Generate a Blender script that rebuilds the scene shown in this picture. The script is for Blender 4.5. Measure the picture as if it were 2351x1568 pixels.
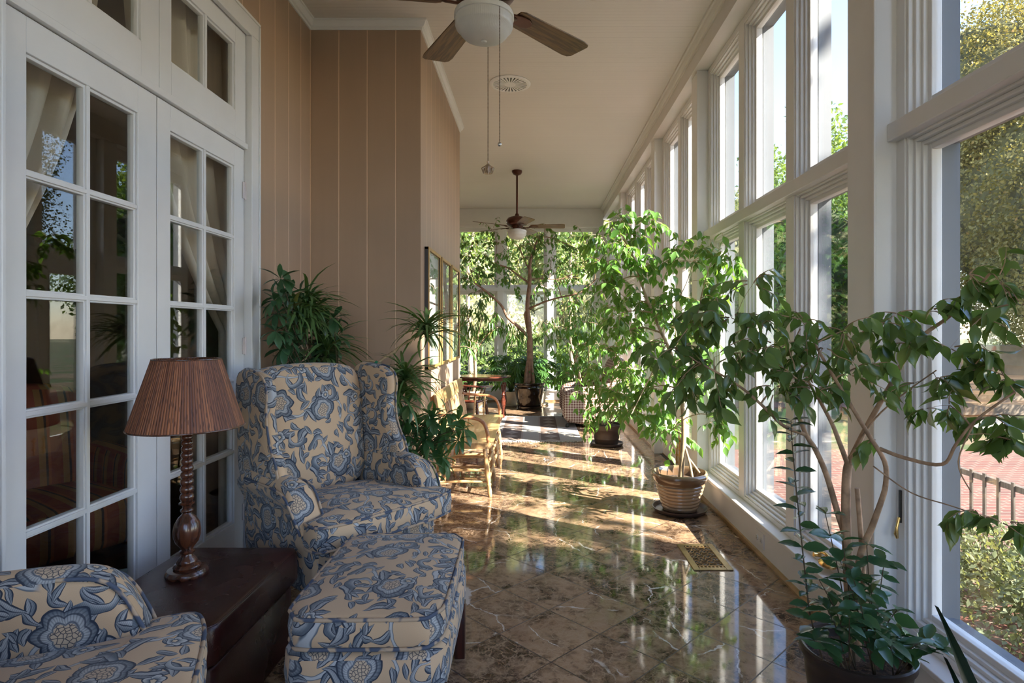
import bpy, bmesh, math, random
import numpy as np
from mathutils import Vector, Matrix

for o in list(bpy.data.objects):
    bpy.data.objects.remove(o, do_unlink=True)
SC = bpy.context.scene
COL = SC.collection
PI = math.pi

# ---------------------------------------------------------------- camera
F = 1367.0            # focal length in pixels of a 2351 px wide frame
H = 1.31              # eye height
VX, VY = 1228.0, 757.0
cd = bpy.data.cameras.new('camera')
cam = bpy.data.objects.new('camera', cd)
COL.objects.link(cam)
cam.location = (0, 0, H)
cam.rotation_euler = (PI / 2, 0, 0)
cd.sensor_width = 36.0
cd.lens = F / 2351.0 * 36.0
cd.shift_x = -(VX - 1175.5) / 2351.0
cd.shift_y = -(784 - VY) / 2351.0
cd.clip_start = 0.02
cd.clip_end = 500
SC.camera = cam

# ---------------------------------------------------------------- light
SUN_D = Vector((-0.85, 0.527, -0.68)).normalized()
w = bpy.data.worlds.new('sky')
SC.world = w
w.use_nodes = True
nt = w.node_tree
nt.nodes.clear()
sky = nt.nodes.new('ShaderNodeTexSky')
sky.sky_type = 'NISHITA'
sky.sun_disc = False
sky.sun_elevation = math.radians(34)
sky.sun_rotation = math.radians(122)
sky.air_density = 1.0
sky.dust_density = 0.25
sky.ozone_density = 2.0
bg = nt.nodes.new('ShaderNodeBackground')
bg.inputs[1].default_value = 0.50
wo = nt.nodes.new('ShaderNodeOutputWorld')
tint = nt.nodes.new('ShaderNodeMix'); tint.data_type = 'RGBA'; tint.blend_type = 'MULTIPLY'
tint.inputs[0].default_value = 1.0; tint.inputs[7].default_value = (0.98, 0.91, 0.98, 1)
nt.links.new(sky.outputs[0], tint.inputs[6])
nt.links.new(tint.outputs[2], bg.inputs[0])
nt.links.new(bg.outputs[0], wo.inputs[0])

sd = bpy.data.lights.new('sun', 'SUN')
sd.energy = 18.0
sd.angle = math.radians(0.6)
sd.color = (1.0, 0.92, 0.82)
sun = bpy.data.objects.new('sun', sd)
COL.objects.link(sun)
sun.location = (12, -8, 12)
sun.rotation_euler = SUN_D.to_track_quat('-Z', 'Y').to_euler()

SC.view_settings.view_transform = 'Standard'
SC.view_settings.look = 'None'
SC.view_settings.gamma = 1.0
SC.view_settings.use_curve_mapping = False
SC.view_settings.exposure = 0.90

def P(u, v, Y):
    """world point at depth Y seen at pixel u, v"""
    return Vector(((u - VX) * Y / F, Y, H - (v - VY) * Y / F))

# ---------------------------------------------------------------- object helpers
def tag(o, label=None, cat=None, group=None, kind=None):
    if label: o['label'] = label
    if cat: o['category'] = cat
    if group: o['group'] = group
    if kind: o['kind'] = kind
    return o

def empty(name, loc=(0, 0, 0), rz=0.0, label=None, cat=None, group=None, kind=None):
    o = bpy.data.objects.new(name, None)
    o.empty_display_size = 0.1
    COL.objects.link(o)
    o.location = loc
    o.rotation_euler = (0, 0, rz)
    return tag(o, label, cat, group, kind)

def kids(o):
    return [c for c in bpy.data.objects if c.parent == o]

def copy_tree(o, parent=None):
    c = o.copy()
    COL.objects.link(c)
    c.parent = parent
    for ch in kids(o):
        copy_tree(ch, c)
    return c

class MB:
    """collects shapes and links them as ONE mesh object"""
    def __init__(s):
        s.v = []; s.f = []; s.m = []; s.mi = 0
    def add(s, vs, fs):
        n = len(s.v)
        s.v.extend([tuple(p) for p in vs])
        s.f.extend([tuple(i + n for i in f) for f in fs])
        s.m.extend([s.mi] * len(fs))
        return s
    def box(s, x0, x1, y0, y1, z0, z1, M=None):
        vs = [Vector((x, y, z)) for x in (x0, x1) for y in (y0, y1) for z in (z0, z1)]
        if M is not None: vs = [M @ q for q in vs]
        fs = [(0, 1, 3, 2), (4, 6, 7, 5), (0, 4, 5, 1), (2, 3, 7, 6), (0, 2, 6, 4), (1, 5, 7, 3)]
        return s.add(vs, fs)
    def lathe(s, prof, c=(0, 0, 0), n=32, rx=1.0, ry=1.0, cap=True, wob=None, M=None):
        vs = []; fs = []
        for (r, z) in prof:
            for k in range(n):
                a = 2 * PI * k / n
                rr = r * (wob(a, z) if wob else 1.0)
                vs.append(Vector((c[0] + rr * rx * math.cos(a), c[1] + rr * ry * math.sin(a), c[2] + z)))
        m = len(prof)
        for i in range(m - 1):
            for k in range(n):
                k2 = (k + 1) % n
                fs.append((i * n + k, i * n + k2, (i + 1) * n + k2, (i + 1) * n + k))
        if cap:
            if prof[0][0] > 1e-5: fs.append(tuple(range(n - 1, -1, -1)))
            if prof[-1][0] > 1e-5: fs.append(tuple((m - 1) * n + k for k in range(n)))
        if M is not None: vs = [M @ q for q in vs]
        return s.add(vs, fs)
    def tube(s, pts, rad, n=8, cap=True, flat=1.0):
        pts = [Vector(p) for p in pts]
        if not hasattr(rad, '__len__'): rad = [rad] * len(pts)
        vs = []; fs = []
        prev = None
        for i, p in enumerate(pts):
            a = pts[max(0, i - 1)]; b = pts[min(len(pts) - 1, i + 1)]
            t = (b - a)
            if t.length < 1e-9: t = Vector((0, 0, 1))
            t.normalize()
            if prev is None:
                ref = Vector((0, 0, 1)) if abs(t.z) < 0.9 else Vector((1, 0, 0))
                u = t.cross(ref).normalized()
            else:
                u = (prev - t * prev.dot(t))
                if u.length < 1e-6: u = t.orthogonal()
                u.normalize()
            prev = u
            w_ = t.cross(u)
            for k in range(n):
                an = 2 * PI * k / n
                vs.append(p + (u * math.cos(an) + w_ * math.sin(an) * flat) * rad[i])
        for i in range(len(pts) - 1):
            for k in range(n):
                k2 = (k + 1) % n
                fs.append((i * n + k, i * n + k2, (i + 1) * n + k2, (i + 1) * n + k))
        if cap:
            fs.append(tuple(range(n - 1, -1, -1)))
            fs.append(tuple((len(pts) - 1) * n + k for k in range(n)))
        return s.add(vs, fs)
    def loft(s, rings, closed=True, cap=True):
        n = len(rings[0]); vs = [Vector(p) for r in rings for p in r]; fs = []
        for i in range(len(rings) - 1):
            for k in range(n if closed else n - 1):
                k2 = (k + 1) % n
                fs.append((i * n + k, i * n + k2, (i + 1) * n + k2, (i + 1) * n + k))
        if cap and closed:
            fs.append(tuple(range(n - 1, -1, -1)))
            fs.append(tuple((len(rings) - 1) * n + k for k in range(n)))
        return s.add(vs, fs)
    def prism(s, outline, a, b, M=None):
        """outline in xy, extruded z a..b, mapped by M"""
        n = len(outline)
        vs = [Vector((x, y, a)) for x, y in outline] + [Vector((x, y, b)) for x, y in outline]
        if M is not None: vs = [M @ q for q in vs]
        fs = [tuple(range(n - 1, -1, -1)), tuple(range(n, 2 * n))]
        for k in range(n):
            k2 = (k + 1) % n
            fs.append((k, k2, n + k2, n + k))
        return s.add(vs, fs)
    def pad(s, outline, T, edge, crown_t, crown_b, fr, n=0):
        """upholstered pad: rounded outline (2d, ccw) of thickness T; fr maps (a,b,c) to xyz"""
        pts = [Vector((x, y)) for x, y in outline]
        N = len(pts)
        nor = []
        for i in range(N):
            t = (pts[(i + 1) % N] - pts[i - 1]).normalized()
            nor.append(Vector((-t.y, t.x)))
        cen = sum(pts, Vector((0, 0))) / N
        rings = []
        def ring(inset, c):
            rings.append([fr(p.x + q.x * inset, p.y + q.y * inset, c) for p, q in zip(pts, nor)])
        def iring(k, c):
            rr = []
            for p, q in zip(pts, nor):
                b = p + q * edge
                b = b * (1 - k) + cen * k
                rr.append(fr(b.x, b.y, c))
            rings.append(rr)
        h = T / 2
        for k in (0.97, 0.8, 0.55, 0.3, 0.12):
            iring(k, -h - crown_b * (1 - (1 - k) ** 2))
        ring(edge, -h); ring(edge * .35, -h + edge * .22); ring(0, -h + edge * .8)
        ring(-0.004, 0)
        ring(0, h - edge * .8); ring(edge * .35, h - edge * .22); ring(edge, h)
        for k in (0.12, 0.3, 0.55, 0.8, 0.97):
            iring(k, h + crown_t * (1 - (1 - k) ** 2))
        return s.loft(rings)
    def build(s, name, mat, parent=None, smooth=35, uv=None, bevel=0.0, sub=0, kind=None, label=None, recalc=True, bseg=2):
        me = bpy.data.meshes.new(name)
        me.from_pydata(s.v, [], s.f)
        mats = mat if isinstance(mat, (list, tuple)) else [mat]
        for m_ in mats: me.materials.append(m_)
        if len(mats) > 1: me.polygons.foreach_set('material_index', s.m)
        if recalc:
            bm = bmesh.new(); bm.from_mesh(me)
            bmesh.ops.recalc_face_normals(bm, faces=bm.faces)
            bm.to_mesh(me); bm.free()
        if uv is not None: boxuv(me, uv)
        me.update()
        if smooth:
            me.shade_smooth()
            if smooth < 180: me.set_sharp_from_angle(angle=math.radians(smooth))
        o = bpy.data.objects.new(name, me)
        COL.objects.link(o)
        if parent is not None: o.parent = parent
        if bevel > 0:
            b = o.modifiers.new('bevel', 'BEVEL'); b.width = bevel; b.segments = bseg
            b.limit_method = 'ANGLE'; b.angle_limit = math.radians(40); b.harden_normals = False
        if sub:
            m_ = o.modifiers.new('subd', 'SUBSURF'); m_.levels = sub; m_.render_levels = sub
        return tag(o, label, None, None, kind)

def boxuv(me, off):
    uvl = me.uv_layers.new(name='uv')
    for p in me.polygons:
        n = p.normal
        a = (abs(n.x), abs(n.y), abs(n.z))
        k = a.index(max(a))
        for li in p.loop_indices:
            c = me.vertices[me.loops[li].vertex_index].co
            if k == 2: u = (c.x, c.y)
            elif k == 1: u = (c.x + .37, c.z + .11)
            else: u = (c.y + .71, c.z + .23)
            uvl.data[li].uv = (u[0] + off[0], u[1] + off[1])

def chaikin(pts, it=2, closed=True, r=0.25):
    pts = [Vector(p) for p in pts]
    for _ in range(it):
        q = []
        n = len(pts)
        rng = range(n) if closed else range(n - 1)
        if not closed: q.append(pts[0])
        for i in rng:
            a, b = pts[i], pts[(i + 1) % n]
            q.append(a * (1 - r) + b * r); q.append(a * r + b * (1 - r))
        if not closed: q.append(pts[-1])
        pts = q
    return pts

def smooth_path(pts, per=6):
    """Catmull-Rom through pts"""
    pts = [Vector(p) for p in pts]
    if len(pts) < 3: 
        return [pts[0].lerp(pts[-1], i / per) for i in range(per + 1)]
    out = []
    for i in range(len(pts) - 1):
        p0 = pts[max(0, i - 1)]; p1 = pts[i]; p2 = pts[i + 1]; p3 = pts[min(len(pts) - 1, i + 2)]
        for k in range(per):
            t = k / per
            out.append(0.5 * ((2 * p1) + (-p0 + p2) * t + (2 * p0 - 5 * p1 + 4 * p2 - p3) * t * t + (-p0 + 3 * p1 - 3 * p2 + p3) * t ** 3))
    out.append(pts[-1])
    return out

# ---------------------------------------------------------------- node maths
class X:
    """wraps a socket (or number) so that arithmetic builds Math nodes"""
    nt = None
    def __init__(s, sock): s.s = sock
    @staticmethod
    def m(op, *a, clamp=False):
        n = X.nt.nodes.new('ShaderNodeMath'); n.operation = op; n.use_clamp = clamp
        for i, q in enumerate(a):
            if isinstance(q, X): X.nt.links.new(q.s, n.inputs[i])
            else: n.inputs[i].default_value = float(q)
        return X(n.outputs[0])
    def __add__(s, o): return X.m('ADD', s, o)
    __radd__ = __add__
    def __sub__(s, o): return X.m('SUBTRACT', s, o)
    def __rsub__(s, o): return X.m('SUBTRACT', o, s)
    def __mul__(s, o): return X.m('MULTIPLY', s, o)
    __rmul__ = __mul__
    def __truediv__(s, o): return X.m('DIVIDE', s, o)
    def __rtruediv__(s, o): return X.m('DIVIDE', o, s)
    def __lt__(s, o): return X.m('LESS_THAN', s, o)
    def __gt__(s, o): return X.m('GREATER_THAN', s, o)
def xsin(a): return X.m('SINE', a)
def xcos(a): return X.m('COSINE', a)
def xabs(a): return X.m('ABSOLUTE', a)
def xmin(a, b): return X.m('MINIMUM', a, b)
def xmax(a, b): return X.m('MAXIMUM', a, b)
def xpow(a, b): return X.m('POWER', a, b)
def xsqrt(a): return X.m('SQRT', a)
def xfloor(a): return X.m('FLOOR', a)
def xfrac(a): return X.m('FRACT', a)
def xatan2(a, b): return X.m('ARCTAN2', a, b)
def xclamp(a): return X.m('ADD', a, 0.0, clamp=True)
def ramp01(v, a, b, c=0.0, d=1.0, smooth=True):
    n = X.nt.nodes.new('ShaderNodeMapRange')
    if smooth: n.interpolation_type = 'SMOOTHSTEP'
    n.clamp = True
    X.nt.links.new(v.s, n.inputs[0])
    n.inputs[1].default_value = a; n.inputs[2].default_value = b
    n.inputs[3].default_value = c; n.inputs[4].default_value = d
    return X(n.outputs[0])
def comb(x, y, z=0.0):
    n = X.nt.nodes.new('ShaderNodeCombineXYZ')
    for i, q in enumerate((x, y, z)):
        if isinstance(q, X): X.nt.links.new(q.s, n.inputs[i])
        else: n.inputs[i].default_value = q
    return X(n.outputs[0])
def sep(v):
    n = X.nt.nodes.new('ShaderNodeSeparateXYZ'); X.nt.links.new(v.s, n.inputs[0])
    return X(n.outputs[0]), X(n.outputs[1]), X(n.outputs[2])
def coords(kind='Object'):
    if kind == 'World':
        n = X.nt.nodes.new('ShaderNodeNewGeometry'); return X(n.outputs['Position'])
    n = X.nt.nodes.new('ShaderNodeTexCoord'); return X(n.outputs[kind])
def noise(vec, scale, detail=3, rough=0.55, dist=0.0, dim='3D', out=0):
    n = X.nt.nodes.new('ShaderNodeTexNoise'); n.noise_dimensions = dim
    X.nt.links.new(vec.s, n.inputs['Vector'])
    n.inputs['Scale'].default_value = scale; n.inputs['Detail'].default_value = detail
    n.inputs['Roughness'].default_value = rough; n.inputs['Distortion'].default_value = dist
    return X(n.outputs[out])
def voro(vec, scale, feature='F1', dim='2D', rnd=1.0):
    n = X.nt.nodes.new('ShaderNodeTexVoronoi'); n.voronoi_dimensions = dim; n.feature = feature
    X.nt.links.new(vec.s, n.inputs['Vector'])
    n.inputs['Scale'].default_value = scale; n.inputs['Randomness'].default_value = rnd
    return n
def wnoise(vec):
    n = X.nt.nodes.new('ShaderNodeTexWhiteNoise'); n.noise_dimensions = '3D'
    X.nt.links.new(vec.s, n.inputs['Vector'])
    return X(n.outputs['Value']), X(n.outputs['Color'])
def mixc(f, a, b):
    n = X.nt.nodes.new('ShaderNodeMix'); n.data_type = 'RGBA'
    for i, q in ((0, f), (6, a), (7, b)):
        if isinstance(q, X): X.nt.links.new(q.s, n.inputs[i])
        elif i == 0: n.inputs[0].default_value = q
        else: n.inputs[i].default_value = (*q, 1.0)
    return X(n.outputs[2])
def vadd(a, b):
    n = X.nt.nodes.new('ShaderNodeVectorMath'); n.operation = 'ADD'
    for i, q in enumerate((a, b)):
        if isinstance(q, X): X.nt.links.new(q.s, n.inputs[i])
        else: n.inputs[i].default_value = q
    return X(n.outputs[0])
def vscale(a, k):
    n = X.nt.nodes.new('ShaderNodeVectorMath'); n.operation = 'SCALE'
    X.nt.links.new(a.s, n.inputs[0]); n.inputs['Scale'].default_value = k
    return X(n.outputs[0])
def vmul(a, b):
    n = X.nt.nodes.new('ShaderNodeVectorMath'); n.operation = 'MULTIPLY'
    X.nt.links.new(a.s, n.inputs[0]); n.inputs[1].default_value = b
    return X(n.outputs[0])

def mat_new(name):
    m = bpy.data.materials.new(name); m.use_nodes = True
    m.node_tree.nodes.clear(); X.nt = m.node_tree
    return m
def finish(m, col, rough=0.5, metal=0.0, bump=None, bstr=0.2, bdist=0.01, spec=0.5, coat=0.0, transl=None, emis=None, estr=0.0, sheen=0.0):
    t = m.node_tree
    p = t.nodes.new('ShaderNodeBsdfPrincipled')
    def put(name, q):
        if isinstance(q, X): t.links.new(q.s, p.inputs[name])
        elif hasattr(q, '__len__'): p.inputs[name].default_value = (*q, 1.0)
        else: p.inputs[name].default_value = q
    put('Base Color', col); put('Roughness', rough); put('Metallic', metal)
    p.inputs['Specular IOR Level'].default_value = spec
    if coat: p.inputs['Coat Weight'].default_value = coat; p.inputs['Coat Roughness'].default_value = 0.08
    if sheen: p.inputs['Sheen Weight'].default_value = sheen
    if emis is not None: put('Emission Color', emis); p.inputs['Emission Strength'].default_value = estr
    if bump is not None:
        b = t.nodes.new('ShaderNodeBump'); b.inputs['Strength'].default_value = bstr; b.inputs['Distance'].default_value = bdist
        t.links.new(bump.s, b.inputs['Height']); t.links.new(b.outputs[0], p.inputs['Normal'])
    out = t.nodes.new('ShaderNodeOutputMaterial')
    sh = p.outputs[0]
    if transl is not None:
        tr = t.nodes.new('ShaderNodeBsdfTranslucent'); mx = t.nodes.new('ShaderNodeMixShader')
        if isinstance(transl[1], X): t.links.new(transl[1].s, tr.inputs[0])
        else: tr.inputs[0].default_value = (*transl[1], 1)
        mx.inputs[0].default_value = transl[0]
        t.links.new(sh, mx.inputs[1]); t.links.new(tr.outputs[0], mx.inputs[2]); sh = mx.outputs[0]
    t.links.new(sh, out.inputs[0])
    return m
def plain(name, col, rough=0.5, metal=0.0, nz=0.06, scale=12.0, **k):
    m = mat_new(name)
    n = noise(coords('Object'), scale, 3)
    f = ramp01(n, 0.3, 0.7)
    a = tuple(c * (1 - nz) for c in col); b = tuple(min(1, c * (1 + nz)) for c in col)
    return finish(m, mixc(f, a, b), rough, metal, **k)
# ---------------------------------------------------------------- materials
def lin(r, g, b):
    f = lambda c: ((c / 255 + 0.055) / 1.055) ** 2.4 if c > 10 else c / 255 / 12.92
    return (f(r), f(g), f(b))

M = {}
M['white'] = plain('white_paint', (0.74, 0.73, 0.71), 0.35, nz=0.02, scale=5)
M['beam'] = plain('beam_paint', (0.66, 0.63, 0.59), 0.45, nz=0.03, scale=3)
M['door'] = plain('door_paint', (0.66, 0.66, 0.66), 0.30, nz=0.02, scale=5)
M['brass'] = plain('brass', (0.72, 0.50, 0.20), 0.22, 1.0)
M['hinge'] = plain('painted_hinge', (0.62, 0.55, 0.55), 0.35)
M['oak'] = plain('oak_shoe', (0.28, 0.16, 0.07), 0.35, nz=0.2)
M['soil'] = None
M['black'] = plain('black_metal', (0.02, 0.018, 0.016), 0.35)

def m_glass():
    m = mat_new('window_glass'); t = m.node_tree
    g = t.nodes.new('ShaderNodeNewGeometry')
    d = t.nodes.new('ShaderNodeVectorMath'); d.operation = 'DOT_PRODUCT'
    t.links.new(g.outputs['Incoming'], d.inputs[0]); t.links.new(g.outputs['Normal'], d.inputs[1])
    c = xabs(X(d.outputs['Value']))
    fz = 0.04 + 0.96 * xpow(1.0 - c, 5.0)
    tr = t.nodes.new('ShaderNodeBsdfTransparent'); tr.inputs[0].default_value = (0.97, 0.985, 0.975, 1)
    gl = t.nodes.new('ShaderNodeBsdfGlossy'); gl.inputs['Roughness'].default_value = 0.0
    gl.inputs[0].default_value = (1, 1, 1, 1)
    mx = t.nodes.new('ShaderNodeMixShader'); t.links.new(fz.s, mx.inputs[0])
    t.links.new(tr.outputs[0], mx.inputs[1]); t.links.new(gl.outputs[0], mx.inputs[2])
    o = t.nodes.new('ShaderNodeOutputMaterial'); t.links.new(mx.outputs[0], o.inputs[0])
    return m
M['glass'] = m_glass()

def m_panel(name, axis, base):
    """vertical board siding with v-grooves every 20 cm along world axis"""
    m = mat_new(name); c = coords('World'); x, y, z = sep(c)
    a = x if axis == 'x' else y
    q = (a + 0.18) / 0.203
    fr = xfrac(q)
    dist = xmin(fr, 1.0 - fr)
    line = ramp01(dist, 0.012, 0.030, 1, 0)
    gr = noise(vmul(c, (30, 30, 1.5)), 1.0, 4)
    big = noise(c, 1.3, 2)
    v = ramp01(gr, 0.25, 0.75, 0.95, 1.05)
    b2 = tuple(k * 0.90 for k in base)
    col = mixc(ramp01(big, .3, .7), base, b2)
    col = mixc(ramp01(gr, .35, .75, 0, .18), col, tuple(k * .8 for k in base))
    col = mixc(line * 0.75, col, tuple(min(1, k * 1.75) for k in base))
    return finish(m, col, 0.5, bump=(1.0 - line) * 1.0 + gr * 0.05, bstr=0.5, bdist=0.006)
TAUPE = (0.395, 0.272, 0.185)
M['panel_x'] = m_panel('taupe_panelling_x', 'x', TAUPE)
M['panel_y'] = m_panel('taupe_panelling_y', 'y', TAUPE)
def m_bead(name, base):
    m = mat_new(name); c = coords('World'); x, y, z = sep(c)
    fr = xfrac(y / 0.083); dist = xmin(fr, 1.0 - fr)
    line = ramp01(dist, 0.02, 0.06, 1, 0)
    fr2 = xfrac(y / 0.0415); d2 = xmin(fr2, 1.0 - fr2)
    line = xmax(line, ramp01(d2, 0.03, 0.10, .6, 0))
    big = noise(c, 0.8, 2)
    col = mixc(ramp01(big, .3, .7), base, tuple(k * .95 for k in base))
    col = mixc(line * 0.22, col, tuple(k * .72 for k in base))
    return finish(m, col, 0.5, bump=1.0 - line, bstr=0.35, bdist=0.004)
M['ceiling'] = m_bead('beadboard_ceiling', (0.70, 0.655, 0.60))

def m_marble():
    m = mat_new('emperador_marble'); c = coords('World'); x, y, z = sep(c)
    T = 0.308; r2 = math.sqrt(2)
    a = (x + y - (0.0639 + 2.7825)) / (r2 * T); b = (y - x - (2.7825 - 0.0639)) / (r2 * T)
    ia, ib = xfloor(a), xfloor(b)
    fa, fb = xfrac(a), xfrac(b)
    e = xmin(xmin(fa, 1.0 - fa), xmin(fb, 1.0 - fb))
    grout = ramp01(e, 0.0060, 0.0100, 1, 0)
    rv, rc = wnoise(comb(ia, ib, 3.0))
    off = vscale(rc, 7.0)
    loc = vadd(c, off)
    # stretch in a random sense
    big = noise(loc, 5.0, 5, 0.62, 0.9)
    fine = noise(loc, 22.0, 6, 0.68, 0.6)
    warp = vadd(loc, vscale(noise(loc, 9.0, 4, 0.6, out=1), 0.11))
    ve = voro(warp, 17.0, 'DISTANCE_TO_EDGE', '3D')
    cr = ramp01(X(ve.outputs[0]), 0.0, 0.055, 1, 0)
    ve2 = voro(vadd(warp, (3.3, 1.2, 0)), 42.0, 'DISTANCE_TO_EDGE', '3D')
    cr2 = ramp01(X(ve2.outputs[0]), 0.0, 0.06, 1, 0)
    col = mixc(ramp01(big + (rv - 0.5) * 0.22, 0.38, 0.60), (0.036, 0.018, 0.011), (0.310, 0.192, 0.110))
    col = mixc(ramp01(fine, 0.42, 0.68, 0, 0.65), col, (0.42, 0.285, 0.18))
    col = mixc(ramp01(fine, 0.32, 0.46, 0.65, 0), col, (0.035, 0.017, 0.010))
    col = mixc(cr * ramp01(big, .3, .6, .85, .40), col, (0.42, 0.29, 0.19))
    col = mixc(cr2 * 0.38, col, (0.36, 0.24, 0.155))
    # bold white veins
    ang = rv * 6.283
    lx_, ly_, lz_ = sep(vadd(loc, vscale(noise(loc, 7.0, 4, 0.62, out=1), 0.12)))
    ra = lx_ * xcos(ang) + ly_ * xsin(ang); rb_ = ly_ * xcos(ang) - lx_ * xsin(ang)
    vw = voro(comb(ra * 0.45, rb_ * 1.5, rv * 9.0), 2.6, 'DISTANCE_TO_EDGE', '3D')
    vein = ramp01(X(vw.outputs[0]) - noise(loc, 30.0, 2) * 0.012, 0.0, 0.007, 1, 0)
    vein = vein * ramp01(noise(loc, 4.0, 3), 0.47, 0.56)
    vein = vein * (rv > 0.15)
    col = mixc(vein * 0.9, col, (0.66, 0.60, 0.54))
    col = mixc(grout, col, (0.045, 0.026, 0.022))
    rough = 0.045 + grout * 0.4 + fine * 0.03
    return finish(m, col, rough, bump=(1.0 - grout) + noise(c, 2.2, 1) * 0.25, bstr=0.06, bdist=0.004, spec=0.65)
M['marble'] = m_marble()

def m_floral(name, k=1.0):
    """crewel print: blue shaded flowers, paisleys, leaves and vines on sand linen; UV in metres"""
    m = mat_new(name); uv = vscale(coords('UV'), k)
    wv = noise(uv, 900.0, 1)
    weave = mixc(ramp01(wv, .3, .7, 0, .35), (0.55, 0.39, 0.245), (0.46, 0.32, 0.20))
    col = weave
    navy = (0.026, 0.036, 0.058); mid = (0.108, 0.132, 0.160); pale = (0.42, 0.435, 0.445); ltb = (0.21, 0.235, 0.265)
    # domain wobble
    uw = vadd(uv, vscale(noise(uv, 11.0, 2, out=1), 0.045))
    # vines
    n1 = noise(vadd(uw, (5.1, 2.3, 0)), 4.3, 0, 0.4)
    d1 = xabs(n1 - 0.5)
    vine = ramp01(d1, 0.016, 0.019, 1, 0); core = ramp01(d1, 0.008, 0.015, 1, 0)
    gate = ramp01(noise(vadd(uv, (1.7, 9.3, 0)), 5.0, 1), 0.42, 0.46)
    col = mixc(vine * gate, col, mid); col = mixc(core * gate, col, pale)
    hatch = xsin(sep(uv)[0] * 1500.0 + sep(uv)[1] * 700.0) * 0.5 + 0.5
    def cellpos(scale, seed, rnd=0.75):
        src = vadd(uw, (seed, seed * 1.7, 0))
        v = voro(src, scale, 'F1', '2D', rnd)
        sx, sy, _ = sep(src); px, py, _ = sep(X(v.outputs['Position']))
        cr, cg, cb = sep(X(v.outputs['Color']))
        dx, dy = sx - px, sy - py
        an = cr * 6.283
        ca, sa = xcos(an), xsin(an)
        return dx * ca + dy * sa, dy * ca - dx * sa, cg, cb
    # small leaves, three sets
    for scale, seed, L, W, keep in ((15.0, 3.1, 0.030, 0.0120, 0.12), (11.0, 17.3, 0.044, 0.017, 0.12), (17.0, 29.9, 0.022, 0.010, 0.25)):
        lx, ly, g, bb = cellpos(scale, seed, 0.9)
        yy = ly + lx * lx * 9.0                       # curled leaf
        q = xabs(lx) / L
        wdt = (1.0 - q * q) * W
        dd = xabs(yy) / xmax(wdt, 0.0004)
        inside = (dd < 1.0) * (q < 1.0) * (g > keep)
        shade = mixc(ramp01(yy, -W, W), pale, mid)
        shade = mixc(hatch * 0.35, shade, navy)
        shade = mixc(ramp01(dd, 0.62, 0.78), shade, navy)
        shade = mixc(ramp01(dd, 0.05, 0.12, 1, 0), shade, navy)
        col = mixc(inside, col, shade)
    # curled fronds: thick hooked strokes
    lx, ly, g, bb = cellpos(6.2, 41.7, 0.8)
    rr = xsqrt(lx * lx + ly * ly); th = xatan2(ly, lx)
    wd = 0.012 * ramp01(th, -2.6, 1.2, 0.1, 1.0, smooth=False)
    hd = xabs(rr - 0.032 - th * 0.0035)
    ins = (hd < wd) * (g > 0.05) * (th > -2.6) * (th < 2.2)
    shade = mixc(ramp01(rr - 0.032, -0.010, 0.010), pale, mid)
    shade = mixc(hatch * 0.3, shade, navy)
    shade = mixc(ramp01(hd / xmax(wd, 0.0005), 0.72, 0.86), shade, navy)
    col = mixc(ins, col, shade)
    # big blossoms with seeded hearts
    lx, ly, g, bb = cellpos(4.6, 0.0, 0.55)
    rr = xsqrt(lx * lx + ly * ly); th = xatan2(ly, lx)
    lobes = xfloor(g * 3.0) + 4.0
    R5 = 0.066 * (0.80 + 0.20 * xabs(xcos(th * lobes * 0.5)))
    Rp = 0.070 * (0.66 + 0.26 * xcos(th) + 0.16 * xabs(xcos(th * 2.5)))
    isp = bb > 0.45
    R = R5 * (1.0 - isp) + Rp * isp
    d = rr / R
    inside = d < 1.0
    shade = mixc(ramp01(d, 0.55, 0.95), pale, mid)
    shade = mixc(ramp01(xsin(th * 46.0), -0.2, 0.9, 0, 0.40), shade, navy)
    ring = ramp01(xabs(d - 0.76), 0.02, 0.045, 1, 0)
    shade = mixc(ring * 0.8, shade, navy)
    ck = voro(uv, 105.0, 'DISTANCE_TO_EDGE', '2D')
    ckl = ramp01(X(ck.outputs[0]), 0.05, 0.13, 1, 0)
    heart = mixc(ckl * 0.9, (0.52, 0.40, 0.28), navy)
    shade = mixc(d < 0.52, shade, heart)
    shade = mixc(ramp01(xabs(d - 0.53), 0.025, 0.05, 1, 0), shade, ltb)
    shade = mixc(ramp01(xabs(d - 0.53), 0.012, 0.02, 1, 0) * 0.6, shade, navy)
    shade = mixc(ramp01(d, 0.91, 0.95), shade, navy)
    col = mixc(inside, col, shade)
    # small daisies
    lx, ly, g, bb = cellpos(7.0, 63.1, 0.8)
    rr = xsqrt(lx * lx + ly * ly); th = xatan2(ly, lx)
    d = rr / (0.024 * (0.78 + 0.22 * xabs(xcos(th * 2.5))))
    ins = (d < 1.0) * (g > 0.55)
    shade = mixc(ramp01(d, 0.35, 0.8), mid, pale)
    shade = mixc(ramp01(xabs(xcos(th * 2.5)), 0.05, 0.16, 1, 0), shade, navy)
    shade = mixc(d < 0.30, shade, (0.55, 0.44, 0.3)); shade = mixc(ramp01(d, .85, .9), shade, navy)
    shade = mixc(ramp01(xabs(d - .32), .03, .06, 1, 0), shade, navy)
    col = mixc(ins, col, shade)
    col = mixc(ramp01(wv, .4, .8, 0, .10), col, (0.2, 0.2, 0.2))
    return finish(m, col, 0.85, bump=wv, bstr=0.15, bdist=0.0015, spec=0.2, sheen=0.15)
M['floral'] = m_floral('blue_crewel_print', 0.88)
def m_piping():
    m = mat_new('crewel_piping'); c = coords('Object')
    n = noise(c, 22.0, 1); f = ramp01(n, 0.46, 0.54)
    return finish(m, mixc(f, (0.44, 0.33, 0.23), (0.075, 0.095, 0.14)), 0.85, spec=0.2)
M['piping'] = m_piping()

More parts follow.
